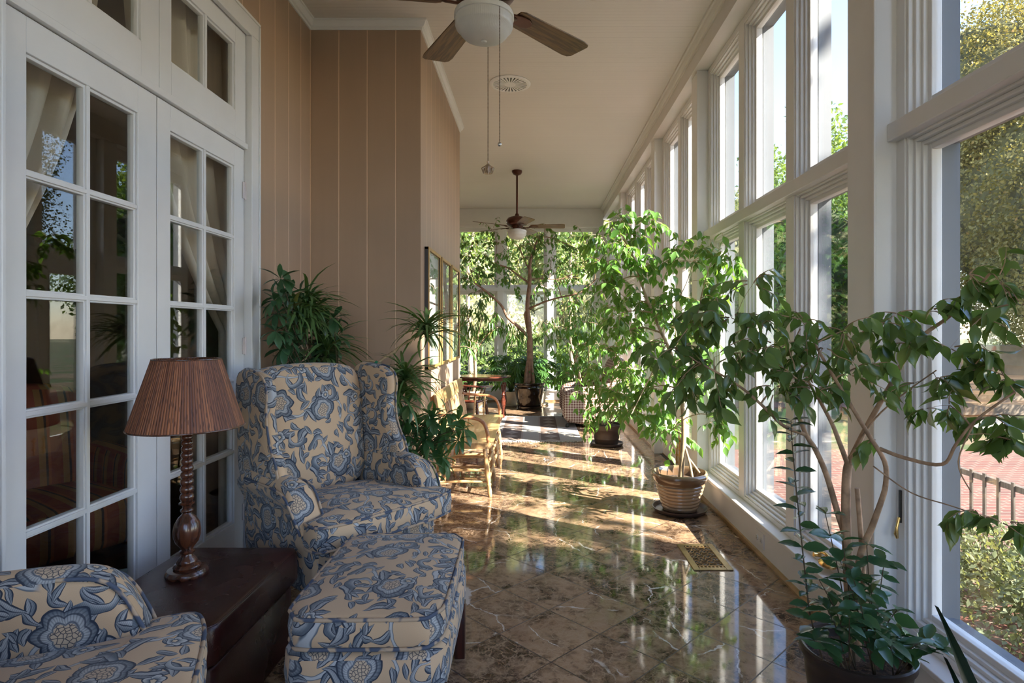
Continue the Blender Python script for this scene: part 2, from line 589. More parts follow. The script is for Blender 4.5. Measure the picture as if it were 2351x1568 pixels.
def m_wood(name, dark, light, axis=0, scale=1.0, rough=0.3, coat=0.0, rings=14.0):
    m = mat_new(name); c = coords('Object')
    s = [22.0, 22.0, 22.0]; s[axis] = 1.6
    st = vmul(c, tuple(k * scale for k in s))
    n1 = noise(st, 1.0, 4, 0.6, 0.4)
    n2 = noise(st, 5.0, 3, 0.6)
    v = xfrac(n1 * rings * 0.35)
    v = ramp01(xabs(v - 0.5), 0.0, 0.5)
    col = mixc(v * 0.7 + n2 * 0.3, dark, light)
    return finish(m, col, rough, bump=n2, bstr=0.08, bdist=0.002, coat=coat)
M['blade_l'] = m_wood('walnut_blade', (0.050, 0.022, 0.007), (0.19, 0.095, 0.030), 0, 1.3, 0.35)
M['fan_metal'] = plain('bronze_fan_metal', (0.085, 0.030, 0.018), 0.28, 0.5, nz=0.15)
M['lampwood'] = m_wood('turned_mahogany', (0.030, 0.010, 0.006), (0.105, 0.034, 0.016), 2, 0.8, 0.25, 0.4)
M['mahog'] = m_wood('red_mahogany', (0.045, 0.011, 0.007), (0.13, 0.033, 0.018), 0, 0.6, 0.22, 0.5)
M['legwood'] = m_wood('dark_leg_wood', (0.022, 0.005, 0.003), (0.075, 0.016, 0.008), 2, 0.8, 0.3, 0.3)
M['maple'] = m_wood('honey_maple', (0.40, 0.225, 0.095), (0.56, 0.36, 0.175), 1, 0.5, 0.28, 0.3)
M['armwood'] = m_wood('worn_arm_wood', (0.28, 0.11, 0.05), (0.44, 0.20, 0.09), 1, 0.5, 0.28, 0.3)
M['goldframe'] = plain('gilt_frame', (0.46, 0.27, 0.09), 0.4, 0.3, nz=0.15)
M['frameside'] = plain('dark_frame_side', (0.022, 0.018, 0.022), 0.4)

def m_leather():
    m = mat_new('oxblood_leather'); c = coords('Object')
    v = voro(c, 260.0, 'DISTANCE_TO_EDGE', '3D'); g = ramp01(X(v.outputs[0]), 0, .25)
    n = noise(c, 4.0, 4); s = noise(vmul(c, (3, 40, 40)), 1.0, 3)
    col = mixc(ramp01(n, .3, .7), (0.020, 0.005, 0.005), (0.052, 0.013, 0.010))
    col = mixc(ramp01(s, .72, .78, 0, .35), col, (0.16, 0.09, 0.07))
    return finish(m, col, ramp01(n, .3, .7, .22, .36), bump=g + n * 1.5, bstr=0.12, bdist=0.002)
M['leather'] = m_leather()

def m_shade():
    m = mat_new('reed_lampshade'); c = coords('Object'); x, y, z = sep(c)
    th = xatan2(y, x)
    i = xfloor(th * 19.0); rv, rc = wnoise(comb(i, 1.0, 2.0))
    fr = xfrac(th * 19.0)
    col = mixc(rv, (0.150, 0.054, 0.030), (0.46, 0.175, 0.072))
    gr = noise(comb(th * 60.0, z * 6.0, rv * 5.0), 1.0, 4)
    col = mixc(ramp01(gr, .35, .7, 0, .6), col, (0.07, 0.025, 0.016))
    kn = voro(comb(th * 19.0, z * 16.0 + rv * 30.0), 1.0, 'F1', '2D')
    col = mixc(ramp01(X(kn.outputs[0]), .10, .20, .8, 0), col, (0.04, 0.014, 0.01))
    col = mixc(ramp01(xmin(fr, 1.0 - fr), 0.03, 0.14, .9, 0), col, (0.03, 0.012, 0.01))
    return finish(m, col, 0.5, bump=ramp01(xmin(fr, 1.0 - fr), 0, .4), bstr=0.6, bdist=0.003, transl=(0.08, (0.4, 0.14, 0.05)))
M['shade'] = m_shade()
def m_frost():
    m = mat_new('frosted_glass'); c = coords('Object')
    col = mixc(ramp01(noise(c, 6.0, 2), .3, .7), (0.80, 0.79, 0.75), (0.72, 0.71, 0.68))
    x, y, z = sep(c)
    rib = xsin(xatan2(y, x) * 90.0)
    return finish(m, col, 0.28, bump=rib, bstr=0.25, bdist=0.001, transl=(0.35, (0.85, 0.84, 0.80)))
M['frost'] = m_frost()
M['fitter'] = plain('white_fitter', (0.70, 0.70, 0.67), 0.35)

def m_leaf(name, dark, light, rough=0.32, tr=0.35, tcol=None, spec=0.5):
    m = mat_new(name); t = m.node_tree
    g = t.nodes.new('ShaderNodeNewGeometry'); ri = X(g.outputs['Random Per Island'])
    bf = X(g.outputs['Backfacing'])
    col = mixc(ramp01(ri, 0, 1, smooth=False), dark, light)
    col = mixc(ramp01(ri, 0.965, 0.97), col, tuple((l * 1.2 + 0.08, l * 1.1, l)[i] for i, l in enumerate(light)))
    col = mixc(bf * 0.5, col, tuple(min(1, l * 1.35 + .015) for l in light))
    tc = tcol or (light[0] * 2.2, light[1] * 2.0, light[2] * 0.9)
    return finish(m, col, rough, spec=spec, transl=(tr, tc))
M['ficus_near'] = m_leaf('ficus_leaf_dark', (0.028, 0.070, 0.016), (0.110, 0.185, 0.060), 0.24, 0.28)
M['ficus_mid'] = m_leaf('ficus_leaf_bright', (0.040, 0.115, 0.022), (0.115, 0.240, 0.055), 0.28, 0.35)
M['ficus_far'] = m_leaf('ficus_leaf_far', (0.030, 0.085, 0.020), (0.085, 0.175, 0.042), 0.35, 0.35)
M['dracaena'] = m_leaf('dracaena_blade', (0.030, 0.075, 0.022), (0.090, 0.170, 0.050), 0.4, 0.2)
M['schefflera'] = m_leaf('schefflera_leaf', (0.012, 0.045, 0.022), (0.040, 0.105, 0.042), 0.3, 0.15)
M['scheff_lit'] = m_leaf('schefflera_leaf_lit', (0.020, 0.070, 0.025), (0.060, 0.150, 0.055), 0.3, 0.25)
M['philo'] = m_leaf('philodendron_leaf', (0.020, 0.065, 0.016), (0.065, 0.150, 0.035), 0.3, 0.3)
M['hollyleaf'] = m_leaf('holly_leaf', (0.014, 0.050, 0.022), (0.040, 0.105, 0.042), 0.25, 0.15)
M['snake'] = m_leaf('snake_plant_blade', (0.008, 0.022, 0.012), (0.018, 0.04, 0.02), 0.35, 0.05)
M['bark'] = plain('ficus_bark', (0.36, 0.235, 0.145), 0.75, nz=0.35, scale=25)
M['bark_red'] = plain('smooth_red_bark', (0.25, 0.145, 0.095), 0.7, nz=0.3, scale=14)
M['bark_pale'] = plain('pale_cane', (0.44, 0.32, 0.19), 0.75, nz=0.3, scale=30)
M['stem_dark'] = plain('dark_stem', (0.07, 0.05, 0.025), 0.7, nz=0.3, scale=40)
def m_soil():
    m = mat_new('potting_soil'); c = coords('Object')
    n = noise(c, 60.0, 5, 0.7); v = voro(c, 70.0, 'F1', '3D')
    col = mixc(ramp01(n, .35, .65), (0.018, 0.010, 0.006), (0.12, 0.07, 0.04))
    col = mixc(ramp01(X(v.outputs['Distance']), .1, .3, .5, 0), col, (0.30, 0.20, 0.13))
    return finish(m, col, 0.95, bump=n, bstr=1.0, bdist=0.01)
M['soil'] = m_soil()
M['pot_brown'] = plain('brown_plastic', (0.070, 0.045, 0.036), 0.38, nz=0.1)
M['pot_black'] = plain('glazed_black_brown', (0.008, 0.004, 0.003), 0.16, nz=0.3, coat=0.6)
M['pot_near'] = plain('matte_black_pot', (0.030, 0.022, 0.019), 0.30, nz=0.15)
M['pot_beige'] = plain('cream_pot', (0.55, 0.48, 0.36), 0.4, nz=0.1)
def m_ceramic():
    m = mat_new('banded_stoneware'); c = coords('Object'); x, y, z = sep(c)
    n = noise(c, 9.0, 4, 0.6)
    col = mixc(ramp01(z + n * 0.05, 0.17, 0.31), (0.36, 0.245, 0.145), (0.31, 0.205, 0.115))
    rim = ramp01(z + n * 0.03, 0.205, 0.235)
    col = mixc(rim * ramp01(z, .262, .285, .85, .15), col, (0.10, 0.055, 0.030))
    col = mixc(ramp01(z + n * .02, 0.055, 0.02), col, (0.09, 0.05, 0.03))
    col = mixc(ramp01(xfrac(z * 40.0), .1, .35, .30, 0), col, (0.14, 0.08, 0.045))
    return finish(m, col, 0.16, coat=0.5)
M['ceramic'] = m_ceramic()

def m_gingham():
    m = mat_new('gingham_check'); uv = coords('UV'); x, y, z = sep(uv)
    k = 1 / 0.034
    a = (xfrac(x * k) < 0.5) * 1.0; b = (xfrac(y * k) < 0.5) * 1.0
    s = (a + b) * 0.5
    col = mixc(s, (0.50, 0.42, 0.34), (0.13, 0.055, 0.042))
    return finish(m, col, 0.85, spec=0.2)
M['gingham'] = m_gingham()

def m_rug():
    m = mat_new('flatweave_rug'); c = coords('Object'); x, y, z = sep(c)
    cream = (0.37, 0.355, 0.32); tau = (0.165, 0.125, 0.105)
    per = 0.49
    fx = xabs(xfrac((x - 0.397) / per + 0.5) - 0.5) * per       # 0 at middle of a taupe band
    band = fx < 0.124
    col = mixc(band, cream, tau)
    teeth = (xabs(fx - 0.134) < 0.012) * (xfrac(y * 26.0) < 0.55)
    col = mixc(teeth, col, (0.33, 0.25, 0.21))
    py = 0.275
    fy = xabs(xfrac(y / py) - 0.5) * py
    dm = fx / 0.088 + fy / 0.112
    col = mixc(dm < 1.0, col, (0.35, 0.31, 0.27))
    col = mixc(dm < 0.30, col, (0.27, 0.23, 0.20))
    edge = xmax(xabs(y) / 1.03, xabs(x + .17) / .72)
    col = mixc(edge > 0.93, col, cream)
    wv = noise(vmul(c, (20, 200, 1)), 1.0, 2)
    col = mixc(ramp01(wv, .3, .7, 0, .15), col, (.25, .2, .17))
    return finish(m, col, 0.95, bump=wv, bstr=0.4, bdist=0.003, spec=0.1)
M['rug'] = m_rug()
M['fringe'] = plain('cream_fringe', (0.66, 0.63, 0.58), 0.9, nz=0.15, scale=90)

def m_curtain():
    m = mat_new('beige_drape'); c = coords('Object')
    n = noise(vmul(c, (200, 200, 200)), 1.0, 2)
    col = mixc(n, (0.70, 0.60, 0.48), (0.78, 0.69, 0.56))
    return finish(m, col, 0.9, transl=(0.3, (0.6, 0.5, 0.4)))
M['curtain'] = m_curtain()
def m_stripes():
    m = mat_new('striped_upholstery'); c = coords('UV'); x, y, z = sep(c)
    f = xfrac(x / 0.11)
    col = mixc((f > 0.5) * 1.0, (0.34, 0.075, 0.030), (0.42, 0.20, 0.06))
    col = mixc((f > 0.78) * 1.0, col, (0.10, 0.05, 0.03)); col = mixc((f > 0.88) * 1.0, col, (0.45, 0.12, 0.04))
    return finish(m, col, 0.7)
M['stripes'] = m_stripes()
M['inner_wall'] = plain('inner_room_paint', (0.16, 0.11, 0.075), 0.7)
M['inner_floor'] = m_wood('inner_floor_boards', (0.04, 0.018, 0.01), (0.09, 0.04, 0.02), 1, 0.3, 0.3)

def m_art():
    m = mat_new('botanical_print'); c = coords('Generated')
    o = coords('Object'); x, y, z = sep(o)
    col = mixc(0.0, (0.52, 0.58, 0.52), (0.52, 0.58, 0.52))
    st = xabs(y + xsin(z * 7.0) * 0.03) < 0.007
    col = mixc(st * (z < 0.25), col, (0.22, 0.26, 0.14))
    v = voro(comb(y, z), 13.0, 'F1', '2D'); cr, cg, cb = sep(X(v.outputs['Color']))
    blob = (X(v.outputs['Distance']) < 0.30) * (xabs(y) < 0.12) * (xabs(z) < 0.33) * (cr > 0.45)
    col = mixc(blob, col, mixc(cg > 0.6, (0.20, 0.28, 0.14), (0.42, 0.14, 0.10)))
    return finish(m, col, 0.5)
M['art'] = m_art()

# outdoors
M['clad'] = plain('grey_exterior_cladding', (0.12, 0.130, 0.145), 0.45, nz=0.03)
def m_brick(name, sc=1.0, flat=True):
    m = mat_new(name); c = coords('World')
    n = X.nt.nodes.new('ShaderNodeTexBrick')
    X.nt.links.new(c.s, n.inputs['Vector'])
    n.inputs['Color1'].default_value = (0.15, 0.052, 0.036, 1); n.inputs['Color2'].default_value = (0.095, 0.036, 0.027, 1)
    n.inputs['Mortar'].default_value = (0.17, 0.13, 0.10, 1); n.inputs['Scale'].default_value = 2.7 / sc
    n.inputs['Mortar Size'].default_value = 0.025
    g = noise(c, 3.0, 4)
    return finish(m, mixc(ramp01(g, .4, .7, 0, .5), X(n.outputs[0]), (0.12, 0.075, 0.055)), 0.85)
M['brick'] = m_brick('brick_paving')
def m_lawn():
    m = mat_new('lawn'); c = coords('World')
    g = noise(c, 40.0, 4, .7); b = noise(c, 0.9, 4)
    col = mixc(ramp01(g, .3, .7), (0.035, 0.060, 0.014), (0.09, 0.115, 0.032))
    col = mixc(ramp01(b, .45, .62), col, (0.16, 0.115, 0.065))
    return finish(m, col, 0.95, bump=g, bstr=1.0, bdist=0.03)
M['lawn'] = m_lawn()
M['weathered'] = m_wood('weathered_picket', (0.06, 0.048, 0.038), (0.14, 0.115, 0.09), 2, 0.5, 0.8)
M['teak'] = m_wood('garden_teak', (0.22, 0.13, 0.07), (0.38, 0.25, 0.14), 0, 0.5, 0.7)
M['stucco'] = plain('garden_wall_render', (0.20, 0.155, 0.115), 0.9, nz=0.25, scale=2.5)
M['stone'] = plain('stone_slab', (0.22, 0.215, 0.195), 0.8, nz=0.15)
M['house'] = plain('exterior_trim', (0.45, 0.45, 0.45), 0.5, nz=0.03)
M['o_dark'] = m_leaf('evergreen_leaf', (0.020, 0.055, 0.014), (0.075, 0.135, 0.030), 0.5, 0.3, spec=0.2)
M['o_autumn'] = m_leaf('autumn_leaf', (0.120, 0.115, 0.036), (0.225, 0.195, 0.068), 0.5, 0.35, (0.34, 0.28, 0.06), spec=0.2)
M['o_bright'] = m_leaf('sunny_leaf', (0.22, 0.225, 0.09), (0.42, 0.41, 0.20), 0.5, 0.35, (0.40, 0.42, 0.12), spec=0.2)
M['o_green'] = m_leaf('garden_leaf', (0.050, 0.100, 0.025), (0.135, 0.200, 0.055), 0.5, 0.35, spec=0.2)
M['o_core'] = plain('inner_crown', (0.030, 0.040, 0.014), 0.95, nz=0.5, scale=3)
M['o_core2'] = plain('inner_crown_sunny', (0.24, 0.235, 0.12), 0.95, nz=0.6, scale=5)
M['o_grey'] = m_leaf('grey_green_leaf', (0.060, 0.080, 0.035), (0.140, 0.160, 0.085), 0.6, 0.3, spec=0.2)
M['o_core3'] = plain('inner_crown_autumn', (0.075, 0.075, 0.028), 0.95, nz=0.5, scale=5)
M['o_bark'] = plain('garden_bark', (0.13, 0.10, 0.075), 0.9, nz=0.4, scale=10)
# ---------------------------------------------------------------- the room
CZ = 3.51            # ceiling
XL1, XL2 = -1.605, -0.815
YR, YE, YF, YB = 4.25, 6.455, 10.85, -2.0
XW = 1.30            # plinth face
XC = 1.35            # casing face of the window wall
XG = 1.425           # glass
XO = 1.53            # outer face
def S(name, mb, mat, parent=None, **k):
    o = mb.build(name, mat, parent, **k)
    if parent is None: o['kind'] = 'structure'
    return o
S('floor', MB().box(-3.5, XW + .02, YE - .1, YF + .05, -0.12, 0).box(XL1 - .02, XW + .02, YB, YE - .1, -0.12, 0), M['marble'], smooth=0)
S('ceiling', MB().box(-3.5, XO, YB, YF + .1, CZ, CZ + .1), M['ceiling'], smooth=0)
# left wall with the french door opening
mb = MB()
DY0, DY1, DZ1 = 1.76, 3.345, 3.0
mb.box(XL1 - .11, XL1, YB, DY0, 0, CZ).box(XL1 - .11, XL1, DY1, YR, 0, CZ).box(XL1 - .11, XL1, DY0, DY1, DZ1, CZ)
S('wall_left', mb, M['panel_y'], smooth=0)
S('wall_return', MB().box(XL1 - .11, XL2, YR, YR + .11, 0, CZ), M['panel_x'], smooth=0)
S('wall_left_far', MB().box(XL2 - .11, XL2, YR + .11, YE, 0, CZ), M['panel_y'], smooth=0)
S('wall_far_return', MB().box(-3.5, XL2 - .11, YE - .11, YE, 0, CZ), M['panel_x'], smooth=0)
S('wall_far_left', MB().box(-3.6, -3.5, YE - .11, YF + .1, 0, CZ), M['panel_y'], smooth=0)

# crown moulding: stepped profile swept in plan, mitred
def crown(path, flip, name, mat, h=0.062, p=0.05, z=CZ):
    prof = [(0, -h), (.010, -h), (.013, -h + .014), (.024, -h + .018), (.036, -h + .034), (.041, -h + .048), (p, -h + .050), (p, 0), (0, 0)]
    rings = []
    n = len(path)
    for i, q in enumerate(path):
        q = Vector(q)
        dirs = []
        if i > 0: dirs.append((q - Vector(path[i - 1])).normalized())
        if i < n - 1: dirs.append((Vector(path[i + 1]) - q).normalized())
        ns = [Vector((-d.y, d.x)) * flip for d in dirs]
        m_ = ns[0] if len(ns) == 1 else (ns[0] + ns[1]) / (1 + ns[0].dot(ns[1]))
        rings.append([Vector((q.x + m_.x * a, q.y + m_.y * a, z + b)) for a, b in prof])
    S(name, MB().loft(rings), mat, smooth=0)
crown([(XL1, YB), (XL1, YR), (XL2, YR), (XL2, YE)], -1, 'trim_1', M['white'])
crown([(1.24, YB), (1.24, YF)], 1, 'trim_2', M['beam'], h=0.07, p=0.055)

# window wall: plinth, sill, beam, posts, bars
posts = [(2.22, 2.42), (4.637, 4.824), (6.297, 6.50), (8.77, 8.96)]
bays = [(0.05, 2.22), (2.42, 4.637), (4.824, 6.297), (6.50, 8.77), (8.96, YF - .05)]
mb = MB().box(XW, XO, YB, 4.70, 0, 0.19).box(XW, XO, 6.40, YF, 0, 0.19)
S('wall_right', mb, M['white'], smooth=0)
mb = MB().box(1.275, XO - .002, YB, 4.66, 0.19, 0.212).box(1.275, XO - .002, 6.48, YF, 0.19, 0.212)
S('trim_3', mb, M['white'], smooth=0, bevel=0.004)
mb = MB().box(1.24, XO + .0, YB, YF + .1, 3.33, CZ)
S('trim_4', mb, M['beam'], smooth=0)
for i, (a, b) in enumerate(posts + [(-0.15, 0.05)]):
    z0 = 0.212 if a not in (4.637, 6.297) else 0
    mb = MB().box(1.27, XO, a, b, z0, 3.33)
    mb.box(1.262, 1.272, a - .004, a + .014, z0, 3.33)
    S('trim_%d' % (5 + i), mb, M['white'], smooth=0, bevel=0.003)
# oak shoe moulding
mb = MB()
for a, b in ((YB, 4.63), (6.30, YF - .012)):
    mb.prism([(0, 0), (-.014, 0), (-.014, .012), (-.008, .024), (0, .03)], a, b,
             M=Matrix(((1, 0, 0, XW), (0, 0, 1, 0), (0, 1, 0, 0), (0, 0, 0, 1))))
mb.box(-3.5, XW, YF - .014, YF, 0, .03)
S('baseboard_right', mb, M['oak'], smooth=0)

wcount = [0]
def window(a0, a1, z0, z1, fr, crank=False, low=False):
    """framed sash in an opening a0..a1 x z0..z1; fr(a, d, z): d = depth outwards from the casing face"""
    wcount[0] += 1
    def bx(mb, a, b, d0, d1, za, zb):
        vs = [fr(x, y, z) for x in (a, b) for y in (d0, d1) for z in (za, zb)]
        mb.add(vs, [(0, 1, 3, 2), (4, 6, 7, 5), (0, 4, 5, 1), (2, 3, 7, 6), (0, 2, 6, 4), (1, 5, 7, 3)])
    def ringframe(mb, a, b, za, zb, w_, d0, d1):
        bx(mb, a, a + w_, d0, d1, za, zb); bx(mb, b - w_, b, d0, d1, za, zb)
        bx(mb, a + w_, b - w_, d0, d1, za, za + w_); bx(mb, a + w_, b - w_, d0, d1, zb - w_, zb)
    mb = MB()
    ringframe(mb, a0, a1, z0, z1, .012, .004, .090)        # liner
    ringframe(mb, a0 + .012, a1 - .012, z0 + .012, z1 - .012, .014, .022, .090)
    ringframe(mb, a0 + .026, a1 - .026, z0 + .026, z1 - .026, .014, .040, .10)
    ringframe(mb, a0 + .026, a1 - .026, z0 + .026, z1 - .026, .034, .056, .094)   # sash
    o = S('window_%d' % wcount[0], mb, M['white'], smooth=0, bevel=0.0025)
    ec = MB(); ringframe(ec, a0, a1, z0, z1, .028, .0945, .180); ringframe(ec, a0 + .028, a1 - .028, z0 + .028, z1 - .028, .010, .11, .15)
    ec.build('exterior_cladding', M['clad'], o, smooth=0)
    g = MB(); bx(g, a0 + .056, a1 - .056, .072, .078, z0 + .056, z1 - .056)
    g.build('pane', M['glass'], o, smooth=0)
    if crank:
        c = MB(); a = a0 + (a1 - a0) * .33
        q = [fr(a, -.012, z0 + .022), fr(a + .03, -.022, z0 + .045), fr(a + .07, -.024, z0 + .040), fr(a + .11, -.020, z0 + .018)]
        c.tube(smooth_path(q, 5), [.010] * 4 + [.008] * 8 + [.006] * 3 + [.013], 8)
        b0 = fr(a + .03, -.02, z0 + .022)
        c.lathe([(.034, -.022), (.034, -.012), (.020, 0), (.014, .012)], (b0.x, b0.y, b0.z), 16, ry=1.6)
        c.tube([fr(a + .11, -.02, z0 + .016), fr(a + .11, -.045, z0 + .018)], [.008, .011], 10)
        c.build('crank_handle', M['brass'], o, smooth=50)
    return o
frR = lambda a, d, z: Vector((XC + d, a, z))
def mull(a, b, z0=0.212, z1=3.33):
    return MB().box(XC - .002, XO, a, b, z0, z1)
lay = {0: [(.85, 1.47), (1.53, 2.17)], 1: [(2.47, 3.10), (3.20, 3.84), (3.94, 4.587)],
       3: [(6.56, 7.22), (7.31, 7.97), (8.06, 8.71)], 4: [(9.02, 9.60), (9.68, 10.25)], 2: [(4.874, 5.515), (5.605, 6.247)]}
tn = 10
for bi, ws in lay.items():
    a0, a1 = bays[bi]
    edges = [a0] + [q for w_ in ws for q in w_] + [a1]
    mb = MB()
    for k in range(0, len(edges), 2):
        if edges[k + 1] > edges[k]: mb.box(XC - .002, XO, edges[k], edges[k + 1], 0.212 if bi != 2 else 2.01, 3.33)
    for (p, q) in ws:
        mb.box(XC - .002, XO, p, q, 3.285, 3.33)
        mb.box(XC - .0035, XO, p - .001, q + .001, 2.011 if bi != 2 else 2.0, 2.0805)
        if bi != 2: mb.box(XC - .002, XO, p, q, 0.212, 0.24)
    S('trim_%d' % tn, mb, M['white'], smooth=0, bevel=0.002); tn += 1
    if bi != 2:
        S('trim_%d' % tn, MB().box(1.312, XO - .001, a0, a1, 2.008, 2.0745), M['white'], smooth=0, bevel=0.004); tn += 1
    for j, (p, q) in enumerate(ws):
        window(p, q, 2.08, 3.285, frR)
        if bi != 2: window(p, q, 0.24, 2.012, frR, crank=(bi == 1 and j == 0))
for (p, q) in ((-.80, -.2), (-1.5, -.88)):
    window(p, q, 2.08, 3.285, frR); window(p, q, 0.24, 2.012, frR)
S('trim_%d' % tn, MB().box(XC - .002, XO, -.2, -.15, .212, 3.33).box(XC - .002, XO, -.88, -.8, .212, 3.33).box(XC - .002, XO, YB, -1.5, .212, 3.33)
  .box(XC - .002, XO, -1.5, -.2, 2.012, 2.08).box(XC - .002, XO, -1.5, -.2, 3.285, 3.33).box(XC - .002, XO, -1.5, -.2, .212, .24), M['white'], smooth=0); tn += 1

# garden doors in the third bay: two leaves down to the floor
for k, (p, q) in enumerate(((4.834, 5.555), (5.565, 6.287))):
    mb = MB()
    st = .115
    mb.box(XC, XC + .05, p, p + st, .01, 2.0).box(XC, XC + .05, q - st, q, .01, 2.0)
    mb.box(XC, XC + .05, p + st, q - st, .01, .27).box(XC, XC + .05, p + st, q - st, 1.87, 2.0)
    for e in ((p + st, p + st + .014), (q - st - .014, q - st)): mb.box(XC - .008, XC + .03, e[0], e[1], .27, 1.87)
    mb.box(XC - .008, XC + .03, p + st, q - st, .27, .284).box(XC - .008, XC + .03, p + st, q - st, 1.856, 1.87)
    d = S('door_%d' % (3 + k), mb, M['white'], smooth=0, bevel=0.003)
    MB().box(XC + .02, XC + .026, p + st, q - st, .27, 1.87).build('pane', M['glass'], d, smooth=0)
    e = q - .05 if k == 0 else p + .05
    b = MB().tube([(XC - .012, e, .05), (XC - .012, e, .30)], .008, 8)
    for zz in (.06, .13, .2, .28): b.box(XC - .022, XC, e - .014, e + .014, zz - .008, zz + .008)
    b.tube([(XC - .012, e, .30), (XC - .03, e, .305)], .009, 8)
    b.build('surface_bolt', M['brass'], d, smooth=40)
S('trim_%d' % tn, MB().box(XC, XO, 4.824, 6.297, 0, .012), M['oak'], smooth=0); tn += 1
# brass closer strap on the near window jamb
# far wall: plinth, sill, posts, header
frF = lambda a, d, z: Vector((a, YF + d, z))
S('wall_far', MB().box(-3.5, XO, YF, YF + .2, 0, .19), M['white'], smooth=0)
S('trim_%d' % tn, MB().box(-3.5, 1.275, YF - .03, YF + .2, .19, .212), M['white'], smooth=0, bevel=.004); tn += 1
S('trim_%d' % tn, MB().box(-3.5, 1.24, YF - .06, YF + .2, 3.20, CZ).box(-3.5, 1.24, YF - .075, YF + .2, 3.165, 3.205), M['white'], smooth=0, bevel=.004); tn += 1
S('trim_%d' % tn, MB().box(-3.5, 1.3, YF - .015, YF + .2, 2.012, 2.075), M['white'], smooth=0, bevel=.004); tn += 1
fx = [-3.45, -2.387, -2.333, -1.54, -1.43, -.682, -.572, .223, .333, 1.15]
mb = MB()
ed = [(-3.5, -3.40), (-2.44, -2.33), (-1.535, -1.425), (-.682, -.572), (.223, .333), (1.12, XO)]
for a, b in ed: mb.box(a, b, YF - .012, YF + .2, .212, 3.165)
S('trim_%d' % tn, mb, M['white'], smooth=0, bevel=.003); tn += 1
for i in range(len(ed) - 1):
    a, b = ed[i][1], ed[i + 1][0]
    window(a, b, .212, 2.012, frF); window(a, b, 2.075, 3.165, frF)

# back wall behind the camera; its unseen wide window is put in for light
frB = lambda a, d, z: Vector((a, YB - d, z))
S('wall_back', MB().box(XL1 - .11, XO, YB - .2, YB, 0, .5).box(XL1 - .11, XO, YB - .2, YB, 3.0, CZ)
  .box(XL1 - .11, -1.4, YB - .2, YB, .5, 3.0).box(1.15, XO, YB - .2, YB, .5, 3.0).box(-.18, -.06, YB - .2, YB, .5, 3.0), M['white'], smooth=0)
window(-1.4, -.18, .5, 3.0, frB); window(-.06, 1.15, .5, 3.0, frB)

# ---------------------------------------------------------------- french doors and transom
mb = MB()
cw = .115
for a, b, za, zb in ((DY1 - .004, DY1 + .095, 0, 2.965), (DY0 - .095, DY0 + .004, 0, 2.965), (DY0 - .095, DY1 + .095, 2.966, 3.07)):
    mb.box(XL1 + .0005, XL1 + .018, a, b, za, zb)
mb.box(XL1 - .09, XL1 + .026, DY1 - .020, DY1 - .0045, 0, 2.964).box(XL1 - .09, XL1 + .026, DY0 + .0045, DY0 + .020, 0, 2.964)
mb.box(XL1 + .018, XL1 + .024, DY1 + .078, DY1 + .094, 0, 3.05).box(XL1 + .018, XL1 + .024, DY0, DY1 + .094, 3.052, 3.068)
mb.box(XL1 - .09, XL1 - .0005, DY0 + .021, DY1 - .021, 2.964, 2.999)
mb.box(XL1 - .0004, XL1 + .0265, DY0 + .021, DY1 - .021, 2.950, 2.965)
mb.box(XL1 - .10, XL1 + .004, DY0 + .02, DY1 - .02, 2.315, 2.345)      # head between doors and transom
S('trim_%d' % tn, mb, M['door'], smooth=0, bevel=.003); tn += 1
def glazed_leaf(name, y0, y1, z0, z1, cols, rows, stile, top, bot, x=XL1 - .018, th=.042, mid=None):
    """glazed panel of a door or transom; rows = list of z edges of the panes"""
    mb = MB()
    xa, xb = x - th, x
    mb.box(xa, xb, y0, y0 + stile[0], z0, z1).box(xa, xb, y1 - stile[1], y1, z0, z1)
    mb.box(xa, xb, y0 + stile[0], y1 - stile[1], z0, z0 + bot).box(xa, xb, y0 + stile[0], y1 - stile[1], z1 - top, z1)
    gy0, gy1, gz0, gz1 = y0 + stile[0], y1 - stile[1], z0 + bot, z1 - top
    # sloped glazing beads and muntins
    def bar_v(y):
        for s_, w_ in ((0, .015), (-.006, .011)):
            pass
        mb.box(xa + .006, xb - .008, y - .015, y + .015, gz0, gz1)
        mb.box(xa + .002, xb - .001, y - .008, y + .008, gz0, gz1)
    def bar_h(z):
        mb.box(xa + .006, xb - .0085, gy0, gy1, z - .015, z + .015)
        mb.box(xa + .002, xb - .0015, gy0, gy1, z - .008, z + .008)
    for i in range(1, cols): bar_v(gy0 + (gy1 - gy0) * i / cols)
    for i in range(1, rows): bar_h(gz0 + (gz1 - gz0) * i / rows)
    e = .012
    mb.box(xa + .006, xb - .009, gy0, gy0 + e, gz0, gz1).box(xa + .006, xb - .009, gy1 - e, gy1, gz0, gz1)
    mb.box(xa + .006, xb - .0095, gy0, gy1, gz0, gz0 + e).box(xa + .006, xb - .0095, gy0, gy1, gz1 - e, gz1)
    o = S(name, mb, M['door'], smooth=0, bevel=.002)
    MB().box(x - th * .62, x - th * .62 + .004, gy0, gy1, gz0, gz1).build('pane', M['glass'], o, smooth=0)
    return o
d1 = glazed_leaf('door_1', 1.785, 2.5545, .012, 2.312, 2, 5, (.115, .12), .115, .255)
d2 = glazed_leaf('door_2', 2.5605, 3.322, .012, 2.312, 2, 5, (.092, .105), .115, .255)
for zz in (2.086, 1.22, .30):
    hb = MB().tube([(XL1 - .012, 3.326, zz - .05), (XL1 - .012, 3.326, zz + .05)], .007, 8)
    hb.box(XL1 - .016, XL1 - .012, 3.300, 3.326, zz - .045, zz + .045)
    hb.build('hinge', M['hinge'], d2, smooth=40)
glazed_leaf('window_%d' % (wcount[0] + 1), 1.785, 2.555, 2.345, 2.962, 2, 1, (.10, .115), .105, .15, x=XL1 - .008)
